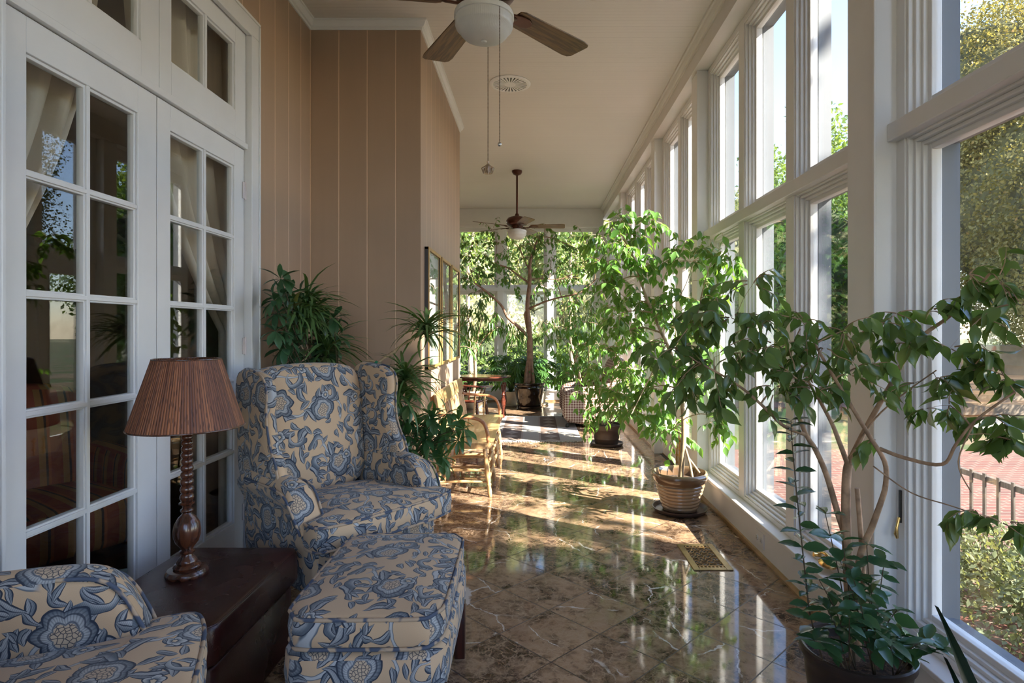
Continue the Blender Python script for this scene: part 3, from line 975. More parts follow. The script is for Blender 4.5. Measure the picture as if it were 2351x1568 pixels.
glazed_leaf('window_%d' % (wcount[0] + 2), 2.558, 3.322, 2.345, 2.962, 2, 1, (.085, .115), .105, .15, x=XL1 - .008)
MB().box(XL1 - .05, XL1 - .004, 2.5545, 2.5605, 2.345, 2.96).build('trim_%d' % tn, M['door'], smooth=0)['kind'] = 'structure'; tn += 1

# the room behind the doors
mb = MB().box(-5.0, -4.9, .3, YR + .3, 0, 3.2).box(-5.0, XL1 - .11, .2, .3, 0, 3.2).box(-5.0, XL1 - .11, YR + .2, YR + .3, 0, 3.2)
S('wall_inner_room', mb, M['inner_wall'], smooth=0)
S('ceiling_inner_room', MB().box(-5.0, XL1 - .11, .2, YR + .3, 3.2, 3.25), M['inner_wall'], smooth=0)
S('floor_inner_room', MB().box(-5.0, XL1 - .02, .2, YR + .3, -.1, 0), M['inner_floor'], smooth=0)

# small fittings
o = MB().box(XW - .006, XW + .004, 3.372, 3.500, .062, .148).build('outlet_plate', M['white'], smooth=0, bevel=.002)
pass
tag(o, 'white double wall socket low on the plinth beneath the windows', 'outlet')
for yy in (3.408, 3.464):
    MB().lathe([(.0165, 0), (.0165, .003), (.0150, .004)], (0, 0, 0), 16, M=Matrix.Translation((XW - .006, yy, .105)) @ Matrix.Rotation(-PI / 2, 4, 'Y')).build('receptacle', M['fitter'], o, smooth=40)
for yy in (3.408, 3.464):
    mb = MB()
    for dz in (-.006, .006): mb.box(XW - .0108, XW - .0095, yy - .002, yy + .005, .105 + dz - .0012, .105 + dz + .0012)
    mb.box(XW - .0108, XW - .0095, yy - .010, yy - .006, .103, .107)
    mb.build('slots', M['black'], o, smooth=0)

# brass floor register with a lattice grille
reg = empty('floor_register', (.98, 3.43, 0), 0, 'brass floor register with black lattice grille set in the marble', 'floor vent')
x0, x1, y0, y1 = -.115, .100, -.195, .200
mb = MB()
bw = .034
mb.box(x0, x0 + bw, y0, y1, 0, .006).box(x1 - bw, x1, y0, y1, 0, .006).box(x0 + bw, x1 - bw, y0, y0 + bw, 0, .006).box(x0 + bw, x1 - bw, y1 - bw, y1, 0, .006)
mb.build('rim', plain('aged_brass', (0.36, 0.26, 0.12), 0.38, 0.75, nz=.15), reg, smooth=0, bevel=.002)
MB().box(x0 + bw, x1 - bw, y0 + bw, y1 - bw, .0002, .001).build('duct_opening', M['black'], reg, smooth=0)
mb = MB()
gx0, gx1, gy0, gy1 = x0 + bw, x1 - bw, y0 + bw, y1 - bw
for k in range(7):                                  # toothed ends
    xx = gx0 + (gx1 - gx0) * (k + .5) / 7
    mb.box(xx - .004, xx + .004, gy0, gy0 + .018, .001, .005).box(xx - .004, xx + .004, gy1 - .018, gy1, .001, .005)
mb.box(gx0, gx1, gy0 + .018, gy0 + .026, .001, .005).box(gx0, gx1, gy1 - .026, gy1 - .018, .001, .005)
ny = 7
hh = (gy1 - gy0 - .052) / ny
wq = (gx1 - gx0) / 4
for j in range(ny):
    for i in range(4):
        cx = gx0 + wq * (i + .5); cy = gy0 + .026 + hh * (j + .5)
        mb.tube([(cx + wq * .5 * math.cos(t), cy + hh * .5 * math.sin(t), .003) for t in [k * PI / 6 for k in range(13)]], .0017, 4)
        if (i + j) % 2: mb.tube([(cx - wq * .35, cy - hh * .35, .003), (cx + wq * .35, cy + hh * .35, .003)], .0017, 4)
        else: mb.tube([(cx - wq * .35, cy + hh * .35, .003), (cx + wq * .35, cy - hh * .35, .003)], .0017, 4)
mb.build('lattice', M['goldframe'], reg, smooth=0)

# round ceiling diffuser
vent = empty('ceiling_diffuser', (-.222, 5.32, CZ), 0, 'round white ceiling air diffuser with radial slots between the two fans', 'ceiling vent')
MB().lathe([(.185, 0), (.185, -.006), (.165, -.014), (.150, -.012), (.150, 0)], n=48).build('outer_ring', M['white'], vent, smooth=30)
MB().lathe([(.150, -.002), (.0, -.002)], n=48, cap=False).build('dark_backing', M['black'], vent, smooth=0)
mb = MB().lathe([(.052, -.002), (.050, -.012), (.0, -.014)], n=32)
for k in range(28):
    a = 2 * PI * k / 28
    mb.prism([(.045, -.0035), (.15, -.009), (.15, .009), (.045, .0035)], -.012, -.004, M=Matrix.Rotation(a, 4, 'Z'))
mb.build('fins', M['white'], vent, smooth=0)

# ---------------------------------------------------------------- ceiling fans
def fan(loc, rot, label, chains=True, pitch=-4):
    f = empty('ceiling_fan', loc, 0, label, 'ceiling fan', 'ceiling fans of the sunroom')
    dz = CZ - loc[2]
    MB().lathe([(.0, dz), (.070, dz), (.072, dz - .02), (.055, dz - .05), (.022, dz - .065), (.0, dz - .065)], n=32, cap=False).build('canopy', M['fan_metal'], f, smooth=40)
    MB().tube([(0, 0, dz - .06), (0, 0, .13)], .0135, 12).build('downrod', M['fan_metal'], f, smooth=60)
    MB().lathe([(0, .165), (.022, .165), (.032, .135), (.070, .125), (.125, .105), (.150, .070), (.152, .035), (.130, .005), (.085, -.010), (.080, -.030), (.070, -.045), (0, -.045)], n=40, cap=False).build('motor_housing', M['fan_metal'], f, smooth=40)
    for k in range(5):
        a = rot + k * 2 * PI / 5
        R_ = Matrix.Rotation(a, 4, 'Z') @ Matrix.Translation((0, 0, -.012)) @ Matrix.Rotation(math.radians(pitch), 4, 'X')
        out = [(.185, -.050), (.21, -.062), (.61, -.080), (.648, -.074), (.663, -.056), (.663, .056), (.648, .074), (.61, .080), (.21, .062), (.185, .050)]
        b = MB().prism(out, -.003, .003, M=Matrix.Identity(4)).build('blade', M['blade_l'], f, smooth=0, bevel=.002)
        b.matrix_local = R_
        m2 = MB().tube([(.075, 0, -.012), (.12, 0, -.020), (.17, 0, -.016), (.20, 0, -.008)], [.012, .011, .012, .012], 8, flat=.5)
        m2.prism([(x_, y_) for x_, y_ in ((.165, -.022), (.20, -.034), (.255, -.036), (.285, -.022), (.295, 0), (.285, .022), (.255, .036), (.20, .034), (.165, .022))], -.010, -.0035)
        i_ = m2.build('blade_iron', M['fan_metal'], f, smooth=30, bevel=.002)
        i_.matrix_local = R_
    MB().lathe([(0, -.045), (.060, -.045), (.062, -.06), (.128, -.066), (.132, -.075), (.133, -.092), (.128, -.094), (0, -.094)], n=48, cap=False).build('light_fitter', M['fitter'], f, smooth=35)
    g = [(.127, -.094), (.129, -.105), (.128, -.125), (.124, -.136), (.112, -.141), (.106, -.158), (.092, -.173), (.068, -.184), (.040, -.189), (.012, -.191), (.010, -.197), (0, -.199)]
    MB().lathe(g, n=64, cap=False).build('glass_bowl', M['frost'], f, smooth=60)
    if chains:
        for (x_, y_, z1, charm) in ((.008, .115, -.70, True), (.075, -.105, -.675, False)):
            mb = MB(); z = -.095
            mb.tube([(x_, y_, -.05), (x_, y_, z1)], .0012, 5)
            k = z
            while k > z1:
                mb.lathe([(0, .0024), (.0022, .0012), (.0024, 0), (.0022, -.0012), (0, -.0024)], (x_, y_, k), 6, cap=False); k -= .0062
            c = mb.build('pull_chain', M['chain'], f, smooth=60)
            if charm:
                q = MB().lathe([(0, .02), (.006, .016), (.004, .006), (.012, -.002), (.017, -.02), (.014, -.034), (.018, -.040), (0, -.040)], (x_, y_, z1 - .008), 14, cap=False)
                for sx in (-1, 1):
                    q.tube([(x_ + sx * .010, y_, z1 - .018), (x_ + sx * .024, y_ - .006, z1 - .026), (x_ + sx * .020, y_, z1 - .048)], [.008, .008, .003], 7)
                q.tube([(x_, y_ - .012, z1 - .02), (x_, y_ - .022, z1 - .035), (x_ + .004, y_ - .02, z1 - .058)], [.006, .005, .002], 7)
                q.build('charm', M['charm'], c, smooth=60)
            else:
                MB().lathe([(0, .010), (.006, .007), (.0085, 0), (.006, -.007), (0, -.010)], (x_, y_, z1 - .006), 14, cap=False).build('ball_pull', M['silver'], c, smooth=60)
    return f
M['chain'] = plain('antique_chain', (0.16, 0.12, 0.08), 0.35, 0.8)
M['silver'] = plain('silver_ball', (0.6, 0.6, 0.58), 0.15, 1.0)
M['charm'] = plain('glass_charm', (0.40, 0.28, 0.18), 0.2, 0.2, nz=.4, scale=60)
fan((-.225, 2.64, H + 1.47), math.radians(46.5), 'large ceiling fan in the foreground with two long pull chains')
fan((-.247, 8.24, H + 1.44), math.radians(-2), 'smaller looking ceiling fan on a long downrod at the far end', chains=False, pitch=-12)

# ---------------------------------------------------------------- framed botanical prints on the wall
for k, (a, b) in enumerate(((4.40, 4.97), (5.03, 5.58), (5.64, 6.22))):
    pc = empty('framed_print', (XL2, (a + b) / 2, 1.47), 0,
               ('framed tall botanical print nearest the camera, its dark frame side showing', 'middle of the three framed tall botanical prints above the bench', 'framed tall botanical print nearest the wall end')[k], 'picture', 'botanical prints in gilt frames')
    w2 = (b - a) / 2; h2 = .455; t = .024
    mb = MB(); mb.box(.0, .028, -w2, -w2 + .018, -h2, h2); mb.box(0, .028, w2 - .018, w2, -h2, h2); mb.box(0, .028, -w2, w2, -h2, -h2 + .018); mb.box(0, .028, -w2, w2, h2 - .018, h2)
    mb.build('frame_side', M['frameside'], pc, smooth=0)
    mb = MB(); mb.box(.026, .034, -w2 + .001, -w2 + t, -h2, h2); mb.box(.026, .034, w2 - t, w2 - .001, -h2, h2); mb.box(.026, .034, -w2 + t, w2 - t, -h2, -h2 + t); mb.box(.026, .034, -w2 + t, w2 - t, h2 - t, h2)
    mb.build('gilt_face', M['goldframe'], pc, smooth=0, bevel=.002)
    MB().box(.008, .014, -w2 + .016, w2 - .016, -h2 + .016, h2 - .016).build('print', M['art'], pc, smooth=0)
    MB().box(.020, .023, -w2 + .016, w2 - .016, -h2 + .016, h2 - .016).build('glazing', M['glass'], pc, smooth=0)
# brass latch on the jamb of the nearest window
lt = MB().box(1.340, 1.349, 2.186, 2.196, .60, .72)
wn = [o for o in bpy.data.objects if o.name == 'window_4'][0]
lt.build('latch_slot', M['black'], wn, smooth=0, bevel=.002)
MB().tube([(1.340, 2.190, .62), (1.330, 2.188, .585), (1.326, 2.186, .560), (1.330, 2.186, .545)], [.006, .005, .008, .005], 8).build('latch_handle', M['brass'], wn, smooth=60)
# ---------------------------------------------------------------- wing chairs
def ident(a, b, c): return Vector((a, b, c))
def wing_chair(label, loc, rz, wings=True, az=0.0, bd=0.0):
    t = empty('wing_chair' if wings else 'floral_armchair', loc, math.radians(rz), label, 'armchair')
    FM, PM = M['floral'], M['piping']
    # seat rail body
    out = chaikin([(-.345, -.335), (.345, -.335), (.34, .33), (-.34, .33)], 2)
    out = [(p[0], p[1]) for p in [Vector((q[0], q[1])) for q in chaikin([(-.345, -.335, 0), (.345, -.335, 0), (.33, .33, 0), (-.33, .33, 0)], 3, r=.12)]]
    MB().pad(out, .22, .03, 0, 0, lambda a, b, c: Vector((a, b, .265 + c))).build('seat_rail', FM, t, smooth=60, uv=(.3, .1))
    # T cushion
    o2 = [(-.385, -.42), (.385, -.42), (.388, -.26), (.29, -.235), (.28, .18), (-.28, .18), (-.29, -.235), (-.388, -.26)]
    o2 = [(p.x, p.y) for p in chaikin([(x, y, 0) for x, y in o2], 3, r=.2)]
    cu = MB().pad(o2, .125, .030, .022, .0, lambda a, b, c: Vector((a, b, .437 + c))).build('seat_cushion', FM, t, smooth=80, uv=(.05, .27))
    pm = MB()
    for zz in (.437 + .050, .437 - .050):
        pts = [Vector((x, y, zz)) for x, y in o2]; 
        cen = Vector((0, -.1, zz)); pts = [p + (p - cen).normalized() * -.004 for p in pts]
        pm.tube(pts + [pts[0]], .0062, 7, cap=False)
    pm.build('piping', PM, cu, smooth=80)
    # inner back, leaning
    ob = [(-.27, .0), (.27, .0), (.295, .3), (.30, .58), (.27, .665), (.14, .685), (0, .688), (-.14, .685), (-.27, .665), (-.30, .58), (-.295, .3)]
    ob = [(p.x, p.y) for p in chaikin([(x, y, 0) for x, y in ob], 2)]
    MB().pad(ob, .15, .05, .018, 0, lambda a, b, c: Vector((a, .235 + bd + b * .16 - c, .44 + b))).build('back', FM, t, smooth=80, uv=(.11, .02))
    MB().pad([(x * 1.03, y) for x, y in ob], .06, .02, 0, 0, lambda a, b, c: Vector((a, .325 + bd + b * .07 - c, .26 + b * 1.26))).build('outer_back', FM, t, smooth=60, uv=(.4, .4))
    for s in (-1, 1):
        # wing: profile in y,z
        ow = [(.37, 1.125), (.18, 1.118), (.075, 1.09), (.045, 1.02), (.06, .93), (.050, .84), (.02, .76), (-.03, .70), (-.05, .62), (.0, .54), (.36, .50), (.375, .9)]
        ow = [(p.x, p.y) for p in chaikin([(y, z, 0) for y, z in ow], 2)]
        flare = lambda y, z: .020 * max(0, (.3 - y) / .3)
        fr = lambda a, b, c, s=s: Vector((s * (.325 + c + .055 * max(0.0, (.30 - a)) + .02 * (b - .6)), a, b))
        if wings:
            wg = MB().pad(ow, .068, .026, .006, .006, fr).build('wing', FM, t, smooth=80, uv=(.2 + s * .13, .33))
            front = [q for q in ow if q[0] < .21 and q[1] > .60]
            pts = [fr(a - .003, b, .026) for a, b in front]
            MB().tube(pts, .0055, 7).build('piping', PM, wg, smooth=80)
        # rolled arm: mushroom sections lofted along y
        rings = []
        for (y, zt, fl) in ((.34, .655, 0), (.20, .655, 0), (.05, .652, .004), (-.07, .650, .010), (-.14, .642, .014), (-.185, .622, .016), (-.215, .588, .016), (-.24, .545, .012), (-.262, .50, .006), (-.278, .455, 0), (-.285, .42, -.004)):
            zt += az * min(1, max(0, (zt - .42) / .2))
            y = min(y, .34 + bd)
            xi, xo = .272, .352 + fl
            k = min(1.0, (zt - .33) / .32)
            sec = [(xi, .24), (xi, zt - .13 * k), (xi - .004, zt - .055 * k), (xi + .010, zt - .018 * k), (xi + .040, zt + .002), (xi + .078, zt + .004), (xo + .026, zt - .012 * k), (xo + .046, zt - .042 * k), (xo + .044, zt - .078 * k), (xo + .022, zt - .104 * k), (xo + .001, zt - .12 * k), (xo - .002, zt - .17 * k), (xo - .004, .20), (xo - .008, .165), (xi, .165)]
            rings.append([Vector((s * x, y, z)) for x, z in sec])
        mb = MB().loft(rings)
        # bulged front cap
        am = mb.build('arm', FM, t, smooth=75, uv=(.5 + s * .21, .05), sub=1)
        # piped scroll edge
        r_ = [rings[i][6] for i in range(2, len(rings))]
        pth = [rings[4][1].lerp(rings[4][2], .5)]
        pts = [Vector(p) + Vector((s * .002, -.003, .002)) for p in [rings[i][7] for i in range(1, 10)]]
        MB().tube(smooth_path(pts, 3), .0055, 7).build('piping', PM, am, smooth=80)
        pts = [Vector(rings[i][3]) + Vector((0, -.003, .002)) for i in range(3, 11)]
        MB().tube(smooth_path(pts, 3), .0055, 7).build('piping', PM, am, smooth=80)
    for (x, y) in ((-.29, -.29), (.29, -.29), (-.27, .30), (.27, .30)):
        mb = MB(); k = .024
        mb.loft([[Vector((x - a, y - a, z)), Vector((x + a, y - a, z)), Vector((x + a, y + a, z)), Vector((x - a, y + a, z))] for a, z in ((.017, 0), (k, .17))])
        mb.build('leg', M['legwood'], t, smooth=0, bevel=.002)
    return t
wing_chair('blue floral wing chair standing against the french doors behind the ottoman', (-.959, 2.984, 0), 52)
wing_chair('blue floral armchair in the lower left corner, only one arm and its seat showing', (-1.181, 1.233, 0), 113, wings=False, az=.035, bd=-.07)

# ottoman
ot = empty('ottoman', (-.528, 2.15, 0), math.radians(1.0), 'blue floral upholstered ottoman on dark wooden legs in front of the wing chair', 'ottoman')
def rrect(x, y, r=.16, it=3):
    return [(p.x, p.y) for p in chaikin([(-x, -y, 0), (x, -y, 0), (x, y, 0), (-x, y, 0)], it, r=r)]
oc = MB().pad(rrect(.243, .375, .10), .105, .024, .022, 0, lambda a, b, c: Vector((a * (1 - .0 * c), b, .400 + c))).build('cushion', M['floral'], ot, smooth=80, uv=(.52, .93))
pm = MB()
for zz in (.400 + .043, .400 - .045):
    pts = [Vector((x * .992, y * .995, zz)) for x, y in rrect(.243, .375, .10)]
    pm.tube(pts + [pts[0]], .0062, 7, cap=False)
pm.build('piping', M['piping'], oc, smooth=80)
rb = []
for s_, z in ((.96, .345), (1.03, .33), (1.045, .27), (1.02, .20), (.96, .145), (.93, .13)):
    rb.append([Vector((x * s_, y * s_, z)) for x, y in rrect(.243, .375, .10)])
MB().loft(rb).build('skirt', M['floral'], ot, smooth=80, uv=(.13, .61))
for (x, y) in ((-.21, -.33), (.232, -.33), (-.21, .235), (.232, .235)):
    MB().box(x - .021, x + .021, y - .021, y + .021, 0, .22).build('leg', M['legwood'], ot, smooth=0, bevel=.002)

# leather trunk used as a table
tr = empty('leather_trunk', (-1.225, 2.16, 0), 0, 'low oxblood leather trunk table between the two wing chairs, lamp on top', 'table')
def rb_box(x, y, z0, z1, e):
    rings = [[Vector((a, b, z)) for a, b in rrect(x - q, y - q, .05, 2)] for q, z in ((e, z0), (e * .3, z0 + e * .3), (0, z0 + e), (0, z1 - e), (e * .3, z1 - e * .3), (e, z1), (x * .5, z1 + .004))]
    return MB().loft(rings)
rb_box(.222, .325, 0.0, .255, .012).build('base', M['leather'], tr, smooth=60)
rb_box(.240, .345, .262, .400, .020).build('lid', M['leather'], tr, smooth=60)
pm = MB(); pts = [Vector((x, y, .392)) for x, y in rrect(.233, .338, .05, 2)]; pm.tube(pts + [pts[0]], .0035, 6, cap=False)
pm.build('stitched_edge', M['leather'], tr, smooth=80)

# table lamp
lp = empty('table_lamp', (-1.288, 2.205, .404), 0, 'table lamp with brown reed shade and bobbin turned dark wood stem on the trunk', 'lamp')
MB().lathe([(0, 0), (.070, 0), (.073, .006), (.072, .014), (.065, .023), (.045, .027), (0, .028)], n=48, cap=False).build('base', M['lampwood'], lp, smooth=40)
pr = [(.044, .026), (.047, .033), (.043, .040), (.034, .044), (.036, .050), (.030, .060), (.020, .072), (.019, .078), (.025, .083), (.026, .088), (.018, .093),
      (.024, .104), (.038, .122), (.045, .145), (.046, .165), (.042, .190), (.030, .212), (.018, .224), (.016, .230), (.022, .236), (.022, .241), (.015, .247), (.016, .256), (.026, .262), (.027, .267), (.018, .273)]
z = .273; n = 10
for k in range(n):
    hgt = .0285 - k * .0009; r = .0245 - k * .0006
    for q in (0, .12, .3, .5, .7, .88): pr.append((r * (.70 + .30 * math.sin(PI * q) ** .6), z + hgt * q))
    z += hgt
pr += [(.013, z), (.016, z + .01), (.015, z + .05), (.010, z + .07), (.010, z + .12), (0, z + .12)]
MB().lathe(pr, n=40, cap=False).build('stem', M['lampwood'], lp, smooth=50)
zs0, zs1 = .545, .798
mb = MB()
N = 120
rg = []
for (r, z) in ((.193, zs0), (.191, zs0 + .004), (.113, zs1), (.110, zs1), (.188, zs0 + .004), (.193, zs0)):
    rg.append([Vector(((r + (.0012 if k % 2 else -.0008)) * math.cos(2 * PI * k / N), (r + (.0012 if k % 2 else -.0008)) * math.sin(2 * PI * k / N), z)) for k in range(N)])
mb.loft(rg, cap=False).build('lamp_shade', M['shade'], lp, smooth=60)
MB().tube([(.1925 * math.cos(2 * PI * k / 64), .1925 * math.sin(2 * PI * k / 64), zs0 + .002) for k in range(65)], .003, 6, cap=False).build('shade_ring', M['lampwood'], lp, smooth=60)
mb = MB().tube([(.113 * math.cos(2 * PI * k / 64), .113 * math.sin(2 * PI * k / 64), zs1 - .001) for k in range(65)], .003, 6, cap=False)
for a in (0, 2.09, 4.19): mb.tube([(0, 0, zs1 - .02), (.113 * math.cos(a), .113 * math.sin(a), zs1 - .003)], .002, 5)
mb.build('shade_ring', M['lampwood'], lp, smooth=60)

# striped armchair and drapes behind the doors
sa = empty('striped_armchair', (-2.55, 3.0, 0), math.radians(60), 'rust striped armchair seen through the french door panes', 'armchair')
MB().pad(rrect(.40, .38, .12), .24, .05, .02, 0, lambda a, b, c: Vector((a, b, .33 + c))).build('seat', M['stripes'], sa, smooth=80, uv=(0, 0))
MB().pad([(p.x, p.y) for p in chaikin([(-.40, 0, 0), (.40, 0, 0), (.41, .5, 0), (.34, .66, 0), (-.34, .66, 0), (-.41, .5, 0)], 2)], .20, .07, .02, 0, lambda a, b, c: Vector((a, .30 + .15 * b - c, .35 + b))).build('back', M['stripes'], sa, smooth=80, uv=(0, 0))
for s in (-1, 1): MB().pad([(p.x, p.y) for p in chaikin([(-.36, .12, 0), (.36, .12, 0), (.36, .66, 0), (.1, .66, 0), (-.36, .62, 0)], 2)], .12, .05, .01, .01, lambda a, b, c, s=s: Vector((s * (.42 + c), a, b))).build('arm', M['stripes'], sa, smooth=80, uv=(0, 0))
for (x, y) in ((-.36, -.34), (.36, -.34), (-.34, .34), (.34, .34)): MB().box(x - .02, x + .02, y - .02, y + .02, 0, .22).build('leg', M['legwood'], sa, smooth=0)
def drape(ya, yb, pinch, label):
    """ya..yb width at the rod, gathered towards pinch at mid height"""
    nu, nv = 90, 24
    rings = []
    for j in range(nv + 1):
        z = 3.05 - 3.0 * j / nv
        k = min(1.0, max(0.0, (3.05 - z) / 1.75)) ** 2.2
        lo, hi = ya, yb
        lo2, hi2 = (ya, ya + (yb - ya) * .35) if pinch < 0 else (yb - (yb - ya) * .35, yb)
        a = lo * (1 - k) + lo2 * k; b = hi * (1 - k) + hi2 * k
        rings.append([Vector((-1.775 + .028 * math.sin(i / nu * 2 * PI * 7 + .3 * math.sin(z * 2)) + .010 * math.sin(i * .9), a + (b - a) * i / nu, z)) for i in range(nu + 1)])
    o = MB().loft(rings, closed=False, cap=False).build('drape', M['curtain'], smooth=180, recalc=False)
    m_ = o.modifiers.new('thick', 'SOLIDIFY'); m_.thickness = .004
    tag(o, label, 'curtain', 'beige drapes behind the french doors')
drape(1.50, 2.46, -1, 'beige gathered drape hanging behind the left french door leaf')
drape(2.56, 3.75, 1, 'beige gathered drape hanging behind the right french door leaf')

# ---------------------------------------------------------------- spindle bench
bn = empty('spindle_bench', (-.55, 5.45, 0), 0, 'honey maple spindle back bench with bent arms below the framed prints', 'bench')
bx0, bx1 = -.235, .215     # back / front of seat in x
yA, yB = -.80, .80
mb = MB()
nu, nv = 14, 60
rings = []
for j in range(nv + 1):
    y = yA + (yB - yA) * j / nv
    d = abs((j / nv * 3) % 1 - .5) * 2     # 1 at seams, 0 at seat middle
    front = bx1 + .012 * (1 - d ** 2) - (.02 if j in (0, nv) else 0)
    dish = .016 * (1 - d ** 2)
    top = [Vector((bx0 + (front - bx0) * i / nu, y, .418 - dish * math.sin(PI * min(1, i / nu * 1.15)) * (1 if i < nu else 0) + .006 * (i / nu))) for i in range(nu + 1)]
    bot = [Vector((q.x, q.y, .378)) for q in reversed(top)]
    bot[0] = bot[0] + Vector((-.02, 0, 0)); 
    rings.append(top + bot)
mb.loft(rings).build('seat', M['maple'], bn, smooth=50)
def turned(mb, p, q, r, n=10):
    p, q = Vector(p), Vector(q); L = (q - p)
    prof = [(0, .75), (.06, .95), (.14, .80), (.17, 1.05), (.20, .80), (.32, 1.0), (.55, 1.12), (.68, .95), (.72, .72), (.75, 1.05), (.79, .72), (.90, .95), (1, .72)]
    mb.tube([p + L * t for t, _ in prof], [r * k for _, k in prof], n)
for y in (-.76, -.27, .26, .76):
    mb = MB(); turned(mb, (.155, y, .385), (.200, y + (-.02 if y < 0 else .02), 0), .020)
    mb.build('leg', M['maple'], bn, smooth=60)
    mb = MB(); turned(mb, (-.17, y, .385), (-.235, y + (-.03 if y < 0 else .03), 0), .020)
    mb.build('leg', M['maple'], bn, smooth=60)
    MB().tube([(-.195, y, .20), (0, y, .205), (.178, y, .20)], [.008, .012, .008], 8).build('stretcher', M['maple'], bn, smooth=60)
    MB().tube([(-.215, y, .11), (0, y, .115), (.19, y, .11)], [.008, .012, .008], 8).build('stretcher', M['maple'], bn, smooth=60)
for (a, b) in ((-.76, -.27), (-.27, .26), (.26, .76)):
    MB().tube([(.19, a, .14), (.19, (a + b) / 2, .145), (.19, b, .14)], [.008, .013, .008], 8).build('stretcher', M['maple'], bn, smooth=60)
    MB().tube([(.182, a, .25), (.182, (a + b) / 2, .255), (.182, b, .25)], [.008, .013, .008], 8).build('stretcher', M['maple'], bn, smooth=60)
# crest rail, leaning back to the wall
mb = MB()
mb.prism([(yA - .03, .70), (yA - .02, .80), (yA + .2, .812), (yB - .2, .812), (yB + .02, .80), (yB + .03, .70), (yB - .1, .695), (yA + .1, .695)], 0, .022,
         M=Matrix(((0, -.20, 1, -.082), (1, 0, 0, 0), (0, 1, 0, 0), (0, 0, 0, 1))))
mb.build('crest_rail', M['maple'], bn, smooth=0, bevel=.005)
def bk(y, t):      # point up the back
    return Vector((-.165 - .055 * t, y, .41 + .31 * t))
ns = 27
for k in range(ns):
    y = yA + .05 + (yB - yA - .10) * k / (ns - 1)
    st = k in (0, 9, 17, 26)
    r = .013 if st else .0062
    MB().tube([bk(y, 0), bk(y, .35), bk(y, .7), bk(y, 1)], [r * .9, r * 1.25, r, r * .8], 8).build('back_post' if st else 'spindle', M['maple'], bn, smooth=60)
for s in (-1, 1):
    y = s * .775
    ap = smooth_path([(-.205, y - s * .03, .655), (-.17, y, .640), (-.05, y + s * .01, .628), (.06, y + s * .01, .620), (.14, y, .585), (.175, y, .51), (.185, y, .42)], 5)
    MB().tube(ap, .0145, 10).build('arm', M['armwood'], bn, smooth=60)
    for (a, b) in ((-.09, -.07), (.015, .03)):
        MB().tube([(a, y - s * .01, .41), ((a + b) / 2, y, .52), (b, y + s * .005, .622)], [.006, .009, .006], 8).build('arm_spindle', M['maple'], bn, smooth=60)

# ---------------------------------------------------------------- rug
rg_ = empty('rug', (-.20, 7.97, 0), 0, 'flat woven rug with taupe bands and pale diamonds on the marble', 'rug')
MB().box(-.74, .755, -1.0, 1.0, 0.001, .009).build('weave', M['rug'], rg_, smooth=0)
random.seed(4)
for s in (-1, 1):
    mb = MB()
    for k in range(150):
        x = -.735 + 1.48 * k / 149; d = random.uniform(-.008, .008)
        mb.tube([(x, s * .998, .006), (x + d * .5, s * 1.02, .007), (x + d, s * (1.038 + random.uniform(-.006, .008)), .003)], [.003, .0035, .002], 4)
    mb.build('fringe', M['fringe'], rg_, smooth=0)

# ---------------------------------------------------------------- gingham armchair, facing left
gc = empty('gingham_armchair', (.79, 8.42, 0), math.radians(-90), 'brown and cream checked armchair by the far right windows', 'armchair')
G = M['gingham']
MB().pad(rrect(.40, .36, .05), .30, .02, 0, 0, lambda a, b, c: Vector((a, b, .20 + c))).build('base', G, gc, smooth=50, uv=(0, 0))
MB().pad(rrect(.36, .34, .10), .12, .04, .02, 0, lambda a, b, c: Vector((a, b - .05, .41 + c))).build('seat_cushion', G, gc, smooth=80, uv=(.01, 0))
MB().pad([(p.x, p.y) for p in chaikin([(-.42, 0, 0), (.42, 0, 0), (.44, .42, 0), (.36, .56, 0), (.12, .60, 0), (-.12, .60, 0), (-.36, .56, 0), (-.44, .42, 0)], 2)], .20, .07, .03, 0, lambda a, b, c: Vector((a, .26 + .18 * b - c, .33 + b))).build('back', G, gc, smooth=80, uv=(0, .01))
for s in (-1, 1):
    oa = [(p.x, p.y) for p in chaikin([(-.42, .055, 0), (.36, .055, 0), (.37, .62, 0), (.05, .56, 0), (-.30, .52, 0), (-.42, .46, 0)], 2, r=.2)]
    MB().pad(oa, .15, .045, .012, .012, lambda a, b, c, s=s: Vector((s * (.455 + c), a, b))).build('arm', G, gc, smooth=80, uv=(.005, .005))
for (x, y) in ((-.47, -.36), (.47, -.36), (-.45, .32), (.45, .32)):
    MB().lathe([(.010, .06), (.022, .05), (.026, .028), (.020, .006), (.008, 0)], (x, y, 0), 14).build('caster', M['black'], gc, smooth=50)

# ---------------------------------------------------------------- red table and captain's chair in the far left corner
tb = empty('mahogany_table', (-.78, 9.0, 0), 0, 'red mahogany table with turned legs and drop leaf at the far end', 'table')
MB().lathe([(0, .592), (.385, .592), (.400, .598), (.402, .606), (.395, .614), (0, .616)], n=56, cap=False, rx=1.05, ry=.8).build('tabletop', M['mahog'], tb, smooth=40)
MB().box(-.30, .30, -.17, .20, .545, .592).build('apron', M['mahog'], tb, smooth=0, bevel=.004)
for (x, y) in ((-.29, -.19), (.31, -.19), (-.29, .19), (.31, .19)):
    MB().lathe([(0, 0), (.018, 0), (.026, .03), (.016, .06), (.020, .14), (.036, .20), (.038, .27), (.018, .33), (.030, .35), (.018, .37), (.024, .42), (.034, .46), (.034, .50), (0, .50)], (x, y, 0), 20, cap=False).build('leg', M['mahog'], tb, smooth=50)
cc = empty('captain_chair', (-.86, 7.75, 0), math.radians(165), 'red wooden captain chair half hidden behind the spindle bench', 'chair')
MB().pad(rrect(.22, .21, .15), .035, .012, -.006, 0, lambda a, b, c: Vector((a, b, .40 + c))).build('seat', M['mahog'], cc, smooth=60)
